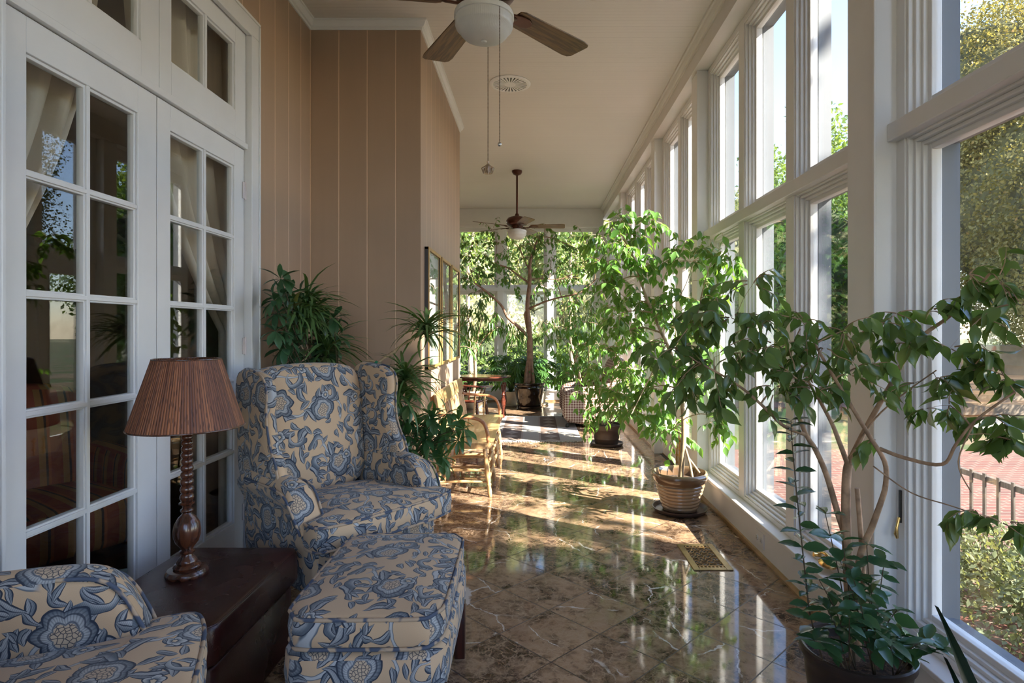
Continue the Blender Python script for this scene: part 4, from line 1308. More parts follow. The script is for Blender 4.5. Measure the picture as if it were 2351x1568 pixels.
hoop = smooth_path([(-.25, -.17, .575), (-.265, .0, .58), (-.20, .17, .59), (0, .235, .60), (.20, .17, .59), (.265, .0, .58), (.25, -.17, .575)], 6)
MB().tube(hoop, .026, 10, flat=.55).build('arm_rail', M['mahog'], cc, smooth=60)
for k in range(9):
    a = PI * (k + .2) / 8.4
    MB().tube([(.19 * math.cos(a), .02 + .17 * math.sin(a), .41), (.25 * math.cos(a), .02 + .20 * math.sin(a), .585)], [.009, .007], 8).build('spindle', M['mahog'], cc, smooth=60)
for (x, y) in ((-.17, -.16), (.17, -.16), (-.17, .16), (.17, .16)):
    mb = MB(); turned(mb, (x, y, .39), (x * 1.25, y * 1.25, 0), .019); mb.build('leg', M['mahog'], cc, smooth=60)
MB().tube([(-.2, 0, .17), (.2, 0, .17)], .01, 8).build('stretcher', M['mahog'], cc, smooth=60)
# ---------------------------------------------------------------- foliage
rng = np.random.default_rng(7)
def leaf_template(kind):
    """vertices (along x = length, y = width, z = up) and faces"""
    if kind == 'ficus':
        st = [(0, 0, 0), (.20, .17, -.01), (.42, .25, -.02), (.65, .19, -.06), (.84, .06, -.12), (1.0, 0, -.20)]
    elif kind == 'holly':
        st = [(0, 0, 0), (.15, .13, .01), (.30, .19, .01), (.36, .18, .01), (.50, .22, .0), (.57, .20, .0), (.72, .16, -.02), (.78, .13, -.02), (1.0, 0, -.07)]
    elif kind == 'scheff':
        st = [(0, 0, 0), (.25, .11, .0), (.55, .18, -.03), (.80, .14, -.09), (1.0, 0, -.17)]
    elif kind == 'long':
        st = [(0, 0, 0), (.2, .055, -.01), (.5, .06, -.06), (.8, .04, -.16), (1.0, 0, -.26)]
    elif kind == 'strap':
        st = [(0, .014, 0), (.2, .022, .03), (.45, .024, .02), (.65, .020, -.05), (.83, .013, -.17), (1.0, 0, -.34)]
    else:   # simple ovate for distant foliage
        st = [(0, 0, 0), (.5, .30, -.03), (1.0, 0, -.08)]
    v = []; f = []; prev = None
    for (x, w_, z) in st:
        if w_ == 0:
            v.append((x, 0, z)); cur = (len(v) - 1,)
        else:
            v += [(x, -w_, z + w_ * .35), (x, 0, z), (x, w_, z + w_ * .35)]; cur = (len(v) - 3, len(v) - 2, len(v) - 1)
        if prev is not None:
            if len(prev) == 1 and len(cur) == 3: f += [(prev[0], cur[1], cur[0]), (prev[0], cur[2], cur[1])]
            elif len(prev) == 3 and len(cur) == 3: f += [(prev[0], prev[1], cur[1], cur[0]), (prev[1], prev[2], cur[2], cur[1])]
            elif len(prev) == 3: f += [(prev[0], prev[1], cur[0]), (prev[1], prev[2], cur[0])]
        prev = cur
    return np.array(v, float), f
TPL = {k: leaf_template(k) for k in ('ficus', 'holly', 'scheff', 'long', 'strap', 'simple')}

def leaves_obj(name, kind, pos, dirs, size, mat, parent=None, up=None, roll=.5, wid=1.0):
    V, Fc = TPL[kind]
    pos = np.asarray(pos, float); dirs = np.asarray(dirs, float); N = len(pos)
    d = dirs / np.maximum(np.linalg.norm(dirs, axis=1, keepdims=True), 1e-6)
    if up is None:
        up = np.tile([0, 0, 1.0], (N, 1)) + rng.normal(0, roll, (N, 3))
    s = np.cross(up, d); s /= np.maximum(np.linalg.norm(s, axis=1, keepdims=True), 1e-6)
    u = np.cross(d, s)
    size = np.broadcast_to(np.asarray(size, float), (N,))
    wj = rng.uniform(.85, 1.15, N) * wid
    P_ = (V[None, :, 0:1] * d[:, None, :] + V[None, :, 1:2] * s[:, None, :] * wj[:, None, None] + V[None, :, 2:3] * u[:, None, :]) * size[:, None, None] + pos[:, None, :]
    nv = len(V)
    me = bpy.data.meshes.new(name)
    co = P_.reshape(-1, 3)
    lv = np.array([i for f in Fc for i in f]); lens = np.array([len(f) for f in Fc])
    LV = (lv[None, :] + (np.arange(N) * nv)[:, None]).ravel()
    LN = np.tile(lens, N)
    me.vertices.add(len(co)); me.vertices.foreach_set('co', co.ravel())
    me.loops.add(len(LV)); me.loops.foreach_set('vertex_index', LV.astype(np.int32))
    me.polygons.add(len(LN))
    me.polygons.foreach_set('loop_start', np.concatenate([[0], np.cumsum(LN)[:-1]]).astype(np.int32))
    me.polygons.foreach_set('loop_total', LN.astype(np.int32))
    me.materials.append(mat)
    me.update(calc_edges=True)
    me.shade_smooth()
    o = bpy.data.objects.new(name, me); COL.objects.link(o)
    if parent is not None: o.parent = parent
    return o

class Plant:
    def __init__(s, root, seed=1):
        s.root = root; s.o = Vector(root.location); s.r = random.Random(seed)
        s.wood = MB(); s.nodes = []; s.twig = MB()
        s.lp = []; s.ld = []; s.ls = []
    def L(s, p):
        return Vector(p) - s.o
    def branch(s, pts, r0, r1, per=5, n=8, nodes=True, jit=0.0):
        sp = smooth_path(pts, per)
        if jit: sp = [q + Vector((s.r.gauss(0, jit), s.r.gauss(0, jit), s.r.gauss(0, jit))) if 0 < i < len(sp) - 1 else q for i, q in enumerate(sp)]
        m = len(sp) - 1
        s.wood.tube([s.L(q) for q in sp], [r0 + (r1 - r0) * i / m for i in range(m + 1)], n)
        if nodes: s.nodes += [(q, r0 + (r1 - r0) * i / m) for i, q in enumerate(sp)]
        return sp
    def nearest(s, c):
        return min(s.nodes, key=lambda q: (q[0] - c).length + max(0, q[0].z - c.z) * .6)
    def twiglet(s, p, d, length, n, size, droop, r=.0016, xmax=1.22, leafdown=.7):
        d = d.normalized(); pts = [p]
        k = max(3, n)
        q = p.copy()
        for i in range(k):
            d = (d + Vector((s.r.gauss(0, .13), s.r.gauss(0, .13), s.r.gauss(0, .10) - droop / k))).normalized()
            q = q + d * (length / k)
            if q.x > xmax: q.x = xmax
            pts.append(q.copy())
            sd = 1 if i % 2 else -1
            side = d.cross(Vector((0, 0, 1)))
            if side.length < .1: side = Vector((1, 0, 0))
            side.normalize()
            ld = d * .45 + side * sd * s.r.uniform(.4, .9) + Vector((s.r.gauss(0, .2), s.r.gauss(0, .2), -leafdown * s.r.uniform(.5, 1.5)))
            sz = size * s.r.uniform(.72, 1.2)
            if q.x + ld.normalized().x * sz > xmax + .10: ld.x = -abs(ld.x) * .3
            s.lp.append(s.L(q)); s.ld.append(ld); s.ls.append(sz)
        s.wood.tube([s.L(a) for a in pts], [r * (1.25 - .8 * i / k) for i in range(k + 1)], 4, cap=False)
    def cluster(s, c, rad, twigs, n, size, droop=.7, xmax=1.22, r=.0016, conn=True, leafdown=.7, rb=None):
        c = Vector(c)
        if c.x > xmax: c.x = xmax - .02
        if conn:
            q, rr = s.nearest(c)
            r0 = min(rr * .7, rb or .006 + rad * .012)
            mid = q.lerp(c, .5) + Vector((s.r.gauss(0, .04), s.r.gauss(0, .04), abs(s.r.gauss(0, .08)) + .02)) * (c - q).length
            mid.x = min(mid.x, xmax)
            s.branch([q, mid, c], r0, r0 * .45, per=4, n=6)
        for k in range(twigs):
            d = Vector((s.r.gauss(0, 1), s.r.gauss(0, 1), s.r.gauss(.15, .7)))
            if d.length < .1: d = Vector((1, 0, 0))
            st = c + d.normalized() * rad * s.r.uniform(0, .35)
            st.x = min(st.x, xmax)
            s.twiglet(st, d, rad * s.r.uniform(.7, 1.25), n, size, droop, r, xmax, leafdown)
    def done(s, bark, leafmat, kind='ficus', wid=1.0, name_wood='trunk', name_leaf='foliage', twigmat=None, roll=.5):
        if s.wood.v:
            w_ = s.wood.build(name_wood, bark, s.root, smooth=60)
        if s.lp:
            leaves_obj(name_leaf, kind, [tuple(q) for q in s.lp], [tuple(q) for q in s.ld], s.ls, leafmat, s.root, wid=wid, roll=roll)
        s.wood = MB(); s.twig = MB(); s.lp = []; s.ld = []; s.ls = []

def soil(root, r, z, name='soil'):
    MB().lathe([(0, z - .01), (r, z - .01), (r, z), (r * .6, z + .008), (r * .2, z + .012), (0, z + .012)], n=32, cap=False).build(name, M['soil'], root, smooth=60)

# --- near ficus at the lower right
p = empty('potted_ficus', (1.005, 1.86, 0), 0, 'large dark leaved weeping fig in a black pot in the right foreground', 'potted plant')
MB().lathe([(0, 0), (.110, 0), (.120, .01), (.135, .12), (.150, .25), (.157, .290), (.165, .296), (.167, .318), (.161, .322), (.152, .318), (.148, .28), (.135, .25), (0, .25)], n=56, cap=False).build('pot', M['pot_near'], p, smooth=50)
soil(p, .146, .278)
T = Plant(p, 11)
Y0 = 1.84
def PN(u, v, Y=None):
    q = P(u, v, Y or Y0)
    if q.x > 1.22:
        k = 1.22 / q.x; q = Vector((1.22, q.y * k, H + (q.z - H) * k))
    return q
trunk = T.branch([Vector((.985, 1.845, .27)), PN(1966, 1480), PN(1952, 1394), PN(1945, 1264), PN(1942, 1160), PN(1944, 1090), PN(1949, 1063)], .0155, .0125, n=12)
T.branch([PN(1949, 1063), PN(1990, 980), PN(2046, 881, 1.80), PN(2104, 784, 1.74), PN(2189, 719, 1.68), PN(2273, 628, 1.58)], .0095, .0035, n=8)
T.branch([PN(1947, 1068), PN(1925, 1010), PN(1910, 972), PN(1885, 925), PN(1864, 890), PN(1840, 840, 1.80)], .0085, .0035, n=8)
T.branch([PN(1950, 1330, 1.86), PN(1945, 1250, 1.87), PN(1922, 1173, 1.86), PN(1897, 1089, 1.83), PN(1871, 1030, 1.80), PN(1851, 998, 1.78), PN(1819, 920, 1.76), PN(1790, 860, 1.74), PN(1755, 790, 1.74)], .0110, .004, n=10)
T.branch([PN(1851, 998, 1.78), PN(1800, 978, 1.74), PN(1765, 945, 1.70), PN(1715, 900, 1.68), PN(1669, 868, 1.66), PN(1600, 830, 1.66)], .0062, .0025, n=8)
T.branch([PN(1958, 1400, 1.84), PN(1975, 1277, 1.80), PN(2000, 1215, 1.78), PN(2020, 1160, 1.76), PN(2033, 1115, 1.75), PN(2031, 1060, 1.74), PN(1994, 998, 1.73), PN(1950, 925, 1.71), PN(1897, 836, 1.70), PN(1860, 770, 1.70)], .0112, .0035, n=10)
T.branch([PN(2020, 1030, 1.735), PN(2080, 1052, 1.68), PN(2163, 1066, 1.60), PN(2195, 1020, 1.56), PN(2240, 965, 1.53), PN(2330, 900, 1.47)], .0060, .0028, n=8)
T.branch([PN(1985, 1400, 1.82), PN(1978, 1250, 1.82), PN(1968, 1121, 1.82)], .0085, .0075, n=8)
T.branch([PN(2240, 965, 1.53), PN(2200, 1060, 1.53), PN(2230, 1130, 1.53)], .0022, .0015, n=5)
T.branch([PN(2005, 1070, 1.75), PN(2090, 1130, 1.66), PN(2180, 1160, 1.58), PN(2240, 1180, 1.53)], .0022, .0015, n=5)
T.branch([PN(1949, 1050), PN(2010, 960, 1.80), PN(2080, 900, 1.76), PN(2150, 850, 1.70)], .0035, .002, n=6)
cl = [(1545, 800, 1.70, .085), (1590, 745, 1.72, .09), (1575, 860, 1.70, .085), (1640, 820, 1.70, .09), (1680, 730, 1.74, .09), (1700, 810, 1.72, .09),
      (1730, 650, 1.74, .08), (1760, 735, 1.72, .09), (1790, 800, 1.68, .09), (1640, 690, 1.76, .09), (1830, 870, 1.66, .09), (1850, 740, 1.70, .09),
      (1890, 800, 1.66, .09), (1935, 760, 1.70, .085), (1870, 900, 1.68, .08), (1780, 890, 1.70, .07), (1940, 860, 1.70, .08), (1660, 890, 1.68, .06)]
for (u, v, Y, r) in cl: T.cluster(PN(u, v, Y), r, 5, 5, .060, rb=.003)
for (u, v, Y, r, n) in [(2010, 745, 1.72, .07, 3), (2060, 720, 1.72, .07, 3), (2000, 840, 1.74, .07, 2), (2090, 790, 1.70, .08, 3), (2100, 880, 1.72, .07, 2), (2135, 715, 1.66, .06, 2), (2010, 1010, 1.74, .05, 1), (2180, 800, 1.62, .07, 3), (2150, 870, 1.66, .06, 2),
                        (2225, 630, 1.60, .06, 2), (2290, 640, 1.55, .07, 2), (2335, 700, 1.50, .08, 3), (2255, 740, 1.56, .06, 2), (2290, 830, 1.54, .08, 3), (2330, 880, 1.50, .07, 2), (2230, 850, 1.58, .06, 2), (2270, 960, 1.54, .07, 3), (2320, 1010, 1.50, .08, 3), (2180, 930, 1.60, .05, 2), (2235, 1170, 1.53, .06, 2), (2300, 1200, 1.50, .05, 2), (2120, 940, 1.68, .05, 1)]:
    T.cluster(PN(u, v, Y), r, n + 1, 5, .066, rb=.0025)
T.done(M['bark'], M['ficus_near'], roll=.9, wid=.92)
# companion evergreen seedlings in the same pot
T = Plant(p, 5)
st = T.branch([Vector((.88, 1.80, .28)), PN(1862, 1420, 1.72), PN(1850, 1330, 1.72), PN(1838, 1220, 1.72), PN(1828, 1120, 1.72), PN(1818, 1010, 1.72), PN(1816, 965, 1.72)], .0028, .0012, per=6, n=6)
for i, q in enumerate(st[3:]):
    for sd in ((-1, 1) if i % 2 else (-1,)):
        a = i * 1.9 + (0 if sd < 0 else PI)
        T.lp.append(T.L(q)); T.ld.append(Vector((math.cos(a), math.sin(a), .12))); T.ls.append(.045 + .028 * T.r.random())
for (b, tops) in (((.97, 1.80, .28), [(1895, 1180, 1.74), (1935, 1240, 1.72), (1880, 1330, 1.68)]), ((1.02, 1.80, .28), [(1990, 1250, 1.74), (2030, 1290, 1.74), (2000, 1340, 1.70)]),
                  ((1.05, 1.84, .28), [(2060, 1400, 1.76), (2080, 1460, 1.80)]), ((.93, 1.76, .28), [(1900, 1400, 1.66), (1950, 1420, 1.62), (1870, 1470, 1.66)]), ((1.0, 1.75, .28), [(1960, 1330, 1.66), (2010, 1440, 1.66), (1930, 1290, 1.68), (1975, 1390, 1.64)]), ((1.06, 1.76, .28), [(2040, 1470, 1.70), (2130, 1470, 1.70), (2170, 1490, 1.68)])):
    for (u, v, Y) in tops:
        e = PN(u, v, Y); b_ = Vector(b)
        sp = T.branch([b_, b_.lerp(e, .5) + Vector((0, 0, .03)), e], .0024, .0012, per=5, n=5)
        for i, q in enumerate(sp[4:]):
            if i % 2: continue
            for sd in (0, 2.1, 4.2):
                a = i * 2.2 + sd + T.r.random()
                T.lp.append(T.L(q)); T.ld.append(Vector((math.cos(a), math.sin(a), T.r.gauss(.1, .3)))); T.ls.append(.066 * T.r.uniform(.7, 1.25))
T.done(M['stem_dark'], M['hollyleaf'], 'holly', name_wood='seedling_stem', name_leaf='seedling_foliage', roll=.3, wid=1.1)

# --- snake plant at the very corner
p = empty('snake_plant', (1.17, 1.42, 0), 0, 'dark snake plant blade rising at the bottom right corner', 'potted plant')
MB().lathe([(0, 0), (.075, 0), (.085, .01), (.10, .15), (.106, .155), (.106, .17), (.098, .17), (.094, .15), (0, .145)], n=40, cap=False).build('pot', M['pot_near'], p, smooth=50)
def blade(mb, base, tip, w_, bow):
    base, tip = Vector(base), Vector(tip); ax = (tip - base)
    sd = ax.cross(Vector((0, 1, .0))).normalized(); nn = ax.cross(sd).normalized()
    rings = []
    for i in range(13):
        t = i / 12; ww = w_ * (.75 + .5 * t - 1.25 * t ** 3) if t < 1 else 0.001
        ww = max(ww, .0008); c = base + ax * t + nn * bow * math.sin(PI * t)
        rings.append([c - sd * ww + nn * .006, c + nn * -.002, c + sd * ww + nn * .006, c + nn * -.007])
    mb.loft(rings)
mb = MB()
q = P(2150, 1392, 1.40) - Vector(p.location)
blade(mb, (-.02, 0, .14), q, .022, .02)
q = P(2170, 1510, 1.40) - Vector(p.location)
blade(mb, (-.03, .02, .14), q, .016, .01)
blade(mb, (.02, -.02, .14), (.02, -.08, .42), .02, .02)
mb.build('blades', M['snake'], p, smooth=50)

# --- ficus in the banded stoneware pot
p = empty('potted_ficus', (1.047, 4.30, 0), 0, 'tall bright weeping fig leaning left in a ribbed tan stoneware pot', 'potted plant')
MB().lathe([(0, .004), (.150, 0), (.178, .006), (.196, .030), (.198, .036), (.190, .036), (.172, .014), (0, .012)], n=56, cap=False).build('saucer', M['pot_brown'], p, smooth=50)
pr = [(0, .014), (.112, .014), (.122, .02)]
for k in range(7):
    z0 = .03 + k * .026; r = .128 + .0075 * k
    pr += [(r - .005, z0), (r + .002, z0 + .006), (r + .003, z0 + .014), (r - .003, z0 + .022)]
pr += [(.174, .218), (.190, .232), (.198, .255), (.200, .272), (.193, .286), (.182, .290), (.178, .280), (.172, .25), (.160, .19), (0, .19)]
MB().lathe(pr, n=72, cap=False, wob=lambda a, z: 1 + (.012 * math.sin(5 * a) + .008 * math.sin(9 * a + 1)) * (1 if z > .22 else .15)).build('pot', M['ceramic'], p, smooth=50)
soil(p, .166, .222)
T = Plant(p, 23)
R4 = 4.30
def P4(u, v, Y=R4, xm=1.2):
    q = P(u, v, Y)
    if q.x > xm:
        k = xm / q.x; q = Vector((xm, q.y * k, H + (q.z - H) * k))
    return q
T.branch([P4(1562, 1103), P4(1566, 1060), P4(1570, 1000), P4(1568, 940), P4(1563, 884), P4(1540, 810), P4(1513, 751), P4(1477, 664), P4(1457, 598), P4(1430, 540)], .021, .007, n=12)
T.branch([P4(1590, 1100, 4.25), P4(1583, 1062, 4.26), P4(1574, 1030, 4.29)], .010, .008)
T.branch([P4(1606, 1085, 4.28), P4(1592, 1066, 4.28), P4(1580, 1050, 4.29)], .007, .007)
T.branch([P4(1563, 884), P4(1575, 800, 4.2), P4(1600, 720, 4.1), P4(1620, 640, 4.0)], .008, .004)
T.branch([P4(1567, 900), P4(1560, 820, 4.4), P4(1545, 720, 4.4), P4(1540, 640, 4.4)], .007, .003)
T.branch([P4(1573, 960), P4(1610, 950, 4.1), P4(1655, 960, 4.0)], .004, .002, n=6)
T.branch([P4(1500, 730), P4(1560, 680, 4.2), P4(1590, 610, 4.1)], .005, .002, n=6)
T.branch([P4(1530, 790), P4(1500, 850, 4.2), P4(1475, 900, 4.15), P4(1450, 950, 4.1)], .006, .003, n=6)
for (u, v) in [(1385, 545), (1425, 510), (1395, 600), (1440, 570), (1500, 510), (1470, 540), (1430, 640), (1400, 660), (1480, 600), (1470, 690), (1420, 720), (1560, 590), (1590, 600), (1640, 590), (1680, 600),
               (1620, 650), (1560, 680), (1510, 700), (1440, 760), (1540, 750), (1600, 740), (1650, 690), (1480, 790), (1520, 840), (1570, 820), (1620, 800), (1440, 850), (1490, 890), (1450, 940), (1540, 900), (1500, 960), (1545, 985), (1410, 900),
               (1650, 965), (1590, 860)]:
    T.cluster(P4(u, v, 4.3 + T.r.gauss(0, .18)), .155, 10, 6, .074, r=.002)
T.done(M['bark_pale'], M['ficus_mid'])

# --- bushy fig in the brown plastic pot
p = empty('potted_ficus', (.815, 6.78, 0), 0, 'bushy weeping fig in a plain brown pot and saucer beside the rug', 'potted plant')
MB().lathe([(0, .004), (.150, 0), (.185, .008), (.192, .032), (.186, .034), (.172, .014), (0, .012)], n=48, cap=False).build('saucer', M['pot_brown'], p, smooth=50)
MB().lathe([(0, .014), (.128, .014), (.134, .03), (.140, .075), (.144, .078), (.144, .086), (.148, .12), (.158, .175), (.166, .18), (.168, .19), (.176, .225), (.180, .232), (.178, .242), (.168, .24), (.16, .20), (0, .20)], n=48, cap=False).build('pot', M['pot_brown'], p, smooth=50)
soil(p, .160, .222)
T = Plant(p, 31)
b = Vector((.815, 6.78, .22))
for (u, v, dx) in ((1402, 880, -.03), (1430, 830, .03), (1385, 850, -.05), (1450, 900, .05), (1420, 760, 0), (1395, 930, -.02)):
    e = P4(u, v, 6.78); s0 = b + Vector((dx, dx * .5, 0))
    T.branch([s0, s0.lerp(e, .45) + Vector((dx * .8, 0, .03)), e], .010, .004, n=6)
for (u, v) in [(1390, 800), (1420, 840), (1375, 870), (1350, 840), (1400, 890), (1440, 880), (1410, 930), (1380, 930), (1350, 950), (1465, 870), (1440, 940), (1430, 780), (1400, 730), (1450, 740), (1335, 900), (1460, 920), (1410, 700)]:
    T.cluster(P4(u, v, 6.78 + T.r.gauss(0, .15)), .20, 7, 6, .088, r=.0022, leafdown=.9)
T.done(M['bark'], M['ficus_mid'])

# --- large ficus in the glazed black pot at the far end
p = empty('ficus_tree', (-.095, 9.90, 0), 0, 'wide indoor fig tree in a glossy black-brown pot at the far end', 'potted plant')
MB().lathe([(0, .004), (.18, 0), (.212, .01), (.216, .05), (.205, .052), (.19, .02), (0, .012)], n=48, cap=False).build('saucer', M['pot_black'], p, smooth=50)
MB().lathe([(0, .015), (.180, .015), (.190, .03), (.225, .22), (.248, .345), (.256, .350), (.256, .375), (.250, .385), (.258, .400), (.274, .410), (.276, .432), (.268, .440), (.252, .436), (.245, .39), (0, .38)], n=56, cap=False).build('pot', M['pot_black'], p, smooth=50)
soil(p, .240, .40)
T = Plant(p, 47)
Q = lambda u, v, Y=9.9: P4(u, v, Y, 1.15)
T.branch([Q(1214, 885), Q(1217, 830), Q(1216, 780), Q(1214, 740), Q(1211, 700), Q(1216, 650), Q(1217, 605), Q(1226, 575), Q(1236, 545)], .060, .016, n=14)
T.branch([Q(1206, 885, 9.85), Q(1209, 850, 9.86), Q(1213, 820, 9.88)], .035, .02)
T.branch([Q(1225, 885, 9.85), Q(1222, 850, 9.86), Q(1217, 825, 9.88)], .03, .02)
T.branch([Q(1215, 775), Q(1190, 750, 9.8), Q(1165, 728, 9.7), Q(1150, 700, 9.7), Q(1115, 668, 9.6), Q(1090, 650, 9.6)], .032, .014)
T.branch([Q(1214, 770), Q(1207, 735), Q(1208, 715), Q(1240, 697, 9.8), Q(1280, 684, 9.7), Q(1330, 672, 9.6), Q(1365, 645, 9.6)], .022, .010)
T.branch([Q(1215, 650), Q(1190, 632), Q(1160, 612, 10.0), Q(1135, 610, 10.0)], .018, .008)
T.branch([Q(1216, 620), Q(1205, 600), Q(1195, 575, 9.7), Q(1175, 550, 9.6)], .014, .006)
T.branch([Q(1217, 640), Q(1245, 640, 10.0), Q(1290, 640, 10.0), Q(1330, 620, 10.0)], .014, .006)
T.branch([Q(1236, 545), Q(1262, 545), Q(1300, 560, 9.8), Q(1335, 575, 9.8)], .009, .004)
for (u, v) in [(1065, 590), (1080, 560), (1075, 640), (1095, 620), (1110, 580), (1120, 640), (1140, 600), (1150, 560), (1095, 670), (1155, 640), (1130, 530), (1165, 620), (1170, 590),
               (1195, 560), (1220, 590), (1215, 560), (1245, 560), (1252, 515), (1235, 545), (1265, 590), (1270, 620), (1285, 560), (1310, 580), (1290, 640), (1300, 660), (1330, 640), (1345, 600), (1360, 570), (1380, 600), (1330, 680), (1360, 700), (1345, 550), (1375, 640), (1385, 670),
               (1240, 650), (1260, 660), (1250, 620), (1180, 655), (1070, 620), (1062, 660), (1300, 620), (1320, 610), (1390, 560), (1320, 700)]:
    T.cluster(Q(u, v, 9.9 + T.r.gauss(0, .35)), .22, 5, 5, .088, r=.0035, leafdown=.9)
T.done(M['bark_red'], M['ficus_far'])

# --- narrow leaved figs either side
def willow_fig(x, y, base_v, label, seed, tops, leafmat, pot='pot_beige', size=.17, bark='bark'):
    p = empty('narrow_leaf_fig', (x, y, 0), 0, label, 'potted plant')
    MB().lathe([(0, .0), (.13, 0), (.14, .01), (.17, .26), (.185, .265), (.185, .295), (.172, .295), (.16, .25), (0, .25)], n=40, cap=False).build('pot', M[pot], p, smooth=50)
    soil(p, .158, .262)
    T = Plant(p, seed); b = Vector((x, y, .25))
    mid = P4(tops[0][0], base_v, y); mid.y = y
    T.branch([b, b.lerp(mid, .5) + Vector((.02, 0, 0)), mid], .034, .024, n=10)
    for (u, v) in tops[:4]:
        e = P4(u, v, y); T.branch([mid, mid.lerp(e, .5) + Vector((0, 0, .06)), e], .016, .007, n=6)
    for (u, v) in tops: T.cluster(P4(u, v, y + T.r.gauss(0, .2), 1.12), .24, 5, 6, size, r=.003, leafdown=1.3, droop=1.0, xmax=1.15)
    T.done(M[bark], M[leafmat], 'long', wid=1.3)
willow_fig(-1.02, 9.95, 815, 'narrow leaved fig with pale forked trunk behind the mahogany table', 61,
           [(1090, 760), (1075, 730), (1110, 720), (1130, 760), (1065, 700), (1150, 750), (1100, 690), (1175, 770), (1140, 720), (1070, 780), (1185, 745), (1200, 770), (1085, 800)], 'ficus_far')
willow_fig(.80, 10.2, 830, 'narrow leaved fig rising behind the checked armchair', 67,
           [(1320, 740), (1290, 730), (1345, 740), (1370, 760), (1275, 750), (1300, 700), (1340, 690), (1360, 720), (1250, 770), (1255, 745), (1385, 790), (1360, 800)], 'ficus_near')
# yellow-green fig right of the far pot
p = empty('potted_ficus', (.62, 9.55, 0), 0, 'yellow green drooping fig just left of the checked armchair', 'potted plant')
MB().lathe([(0, .0), (.12, 0), (.13, .01), (.155, .24), (.168, .245), (.168, .272), (.155, .272), (.15, .23), (0, .23)], n=40, cap=False).build('pot', M['pot_beige'], p, smooth=50)
soil(p, .148, .240)
T = Plant(p, 71); b = Vector((.62, 9.55, .24))
for (u, v) in ((1325, 800), (1300, 790), (1350, 780), (1340, 850)):
    e = P4(u, v, 9.45); T.branch([b, b.lerp(e, .5) + Vector((T.r.gauss(0, .04), 0, 0)), e], .014, .006, n=6)
for (u, v) in [(1300, 780), (1325, 770), (1350, 790), (1295, 830), (1330, 820), (1360, 830), (1310, 860), (1345, 870), (1300, 880), (1380, 810), (1285, 860), (1330, 750), (1370, 770)]:
    T.cluster(P4(u, v, 9.45 + T.r.gauss(0, .12)), .21, 5, 6, .115, r=.003, leafdown=1.1)
T.done(M['bark_pale'], M['ficus_mid'])

# --- philodendrons round the black pot
def philodendron(x, y, label, seed, n, spread, z0, zr, pot='pot_beige', size=.17):
    p = empty('potted_philodendron', (x, y, 0), 0, label, 'potted plant')
    MB().lathe([(0, .0), (.15, 0), (.165, .012), (.168, .03), (.155, .032), (.14, .02), (0, .02)], n=40, cap=False).build('saucer', M[pot], p, smooth=50)
    MB().lathe([(0, .02), (.10, .02), (.11, .03), (.135, .22), (.148, .225), (.150, .25), (.138, .252), (.13, .22), (0, .21)], n=40, cap=False).build('pot', M[pot], p, smooth=50)
    soil(p, .128, .225)
    r = random.Random(seed); st = MB(); lp = []; ld = []; ls = []; ups = []
    for k in range(n):
        a = r.uniform(0, 2 * PI); d = r.uniform(.15, 1) * spread; z = z0 + r.uniform(0, zr) * (1.15 - d / spread * .6)
        e = Vector((d * math.cos(a), d * math.sin(a) * .8, z))
        if x + e.x > 1.12: e.x = 1.12 - x
        if y + e.y > YF - .15: e.y = YF - .15 - y
        st.tube(smooth_path([(0, 0, .22), (e.x * .4, e.y * .4, z * .75 + .1), tuple(e)], 4), .0045, 5)
        ax = Vector((math.cos(a), math.sin(a), -.45 + r.gauss(0, .25))).normalized()
        sd = ax.cross(Vector((0, 0, 1))).normalized()
        sz = size * r.uniform(.7, 1.25)
        for j in range(11):
            t = (j - 5) / 5.0
            dd = (ax * math.cos(t * 1.75) + sd * math.sin(t * 1.75))
            o_ = e + ax * sz * .25 * (1 - abs(t))
            lp.append(tuple(o_)); ld.append(tuple(dd + Vector((0, 0, -.15)))); ls.append(sz * (1.0 - .35 * abs(t)))
    st.build('stems', M['philo'], p, smooth=60)
    leaves_obj('fronds', 'scheff', lp, ld, ls, M['philo'], p, roll=.15, wid=.62)
philodendron(-.42, 10.28, 'cut leaf philodendron in a cream pot left of the black pot', 3, 64, .52, .38, .62, size=.20)
philodendron(.07, 10.42, 'cut leaf philodendron spreading right of the black pot', 9, 52, .45, .40, .55, size=.20)
philodendron(-1.15, 10.35, 'low dark foliage plant behind the mahogany table', 19, 34, .55, .35, .35)

# --- dracaena and umbrella plants behind the wing chair
def strap_head(lp, ld, ls, c, n, L, r, lean=(0, 0, 0)):
    for k in range(n):
        a = r.uniform(0, 2 * PI); e = r.uniform(-.5, 1.0)
        d = Vector((math.cos(a), math.sin(a), e)) + Vector(lean)
        lp.append(tuple(Vector(c) + Vector((0, 0, r.uniform(-.04, .05))))); ld.append(tuple(d)); ls.append(L * r.uniform(.7, 1.15))
def palmate(lp, ld, ls, c, ax, n, L, r):
    ax = Vector(ax).normalized(); sd = ax.cross(Vector((0, 0, 1)))
    if sd.length < .1: sd = Vector((1, 0, 0))
    sd.normalize(); up = sd.cross(ax)
    for k in range(n):
        t = 2 * PI * k / n + r.uniform(-.1, .1)
        d = (sd * math.cos(t) + up * math.sin(t)) * 1.0 + ax * .45 + Vector((0, 0, -.35))
        lp.append(tuple(c)); ld.append(tuple(d)); ls.append(L * r.uniform(.8, 1.1))
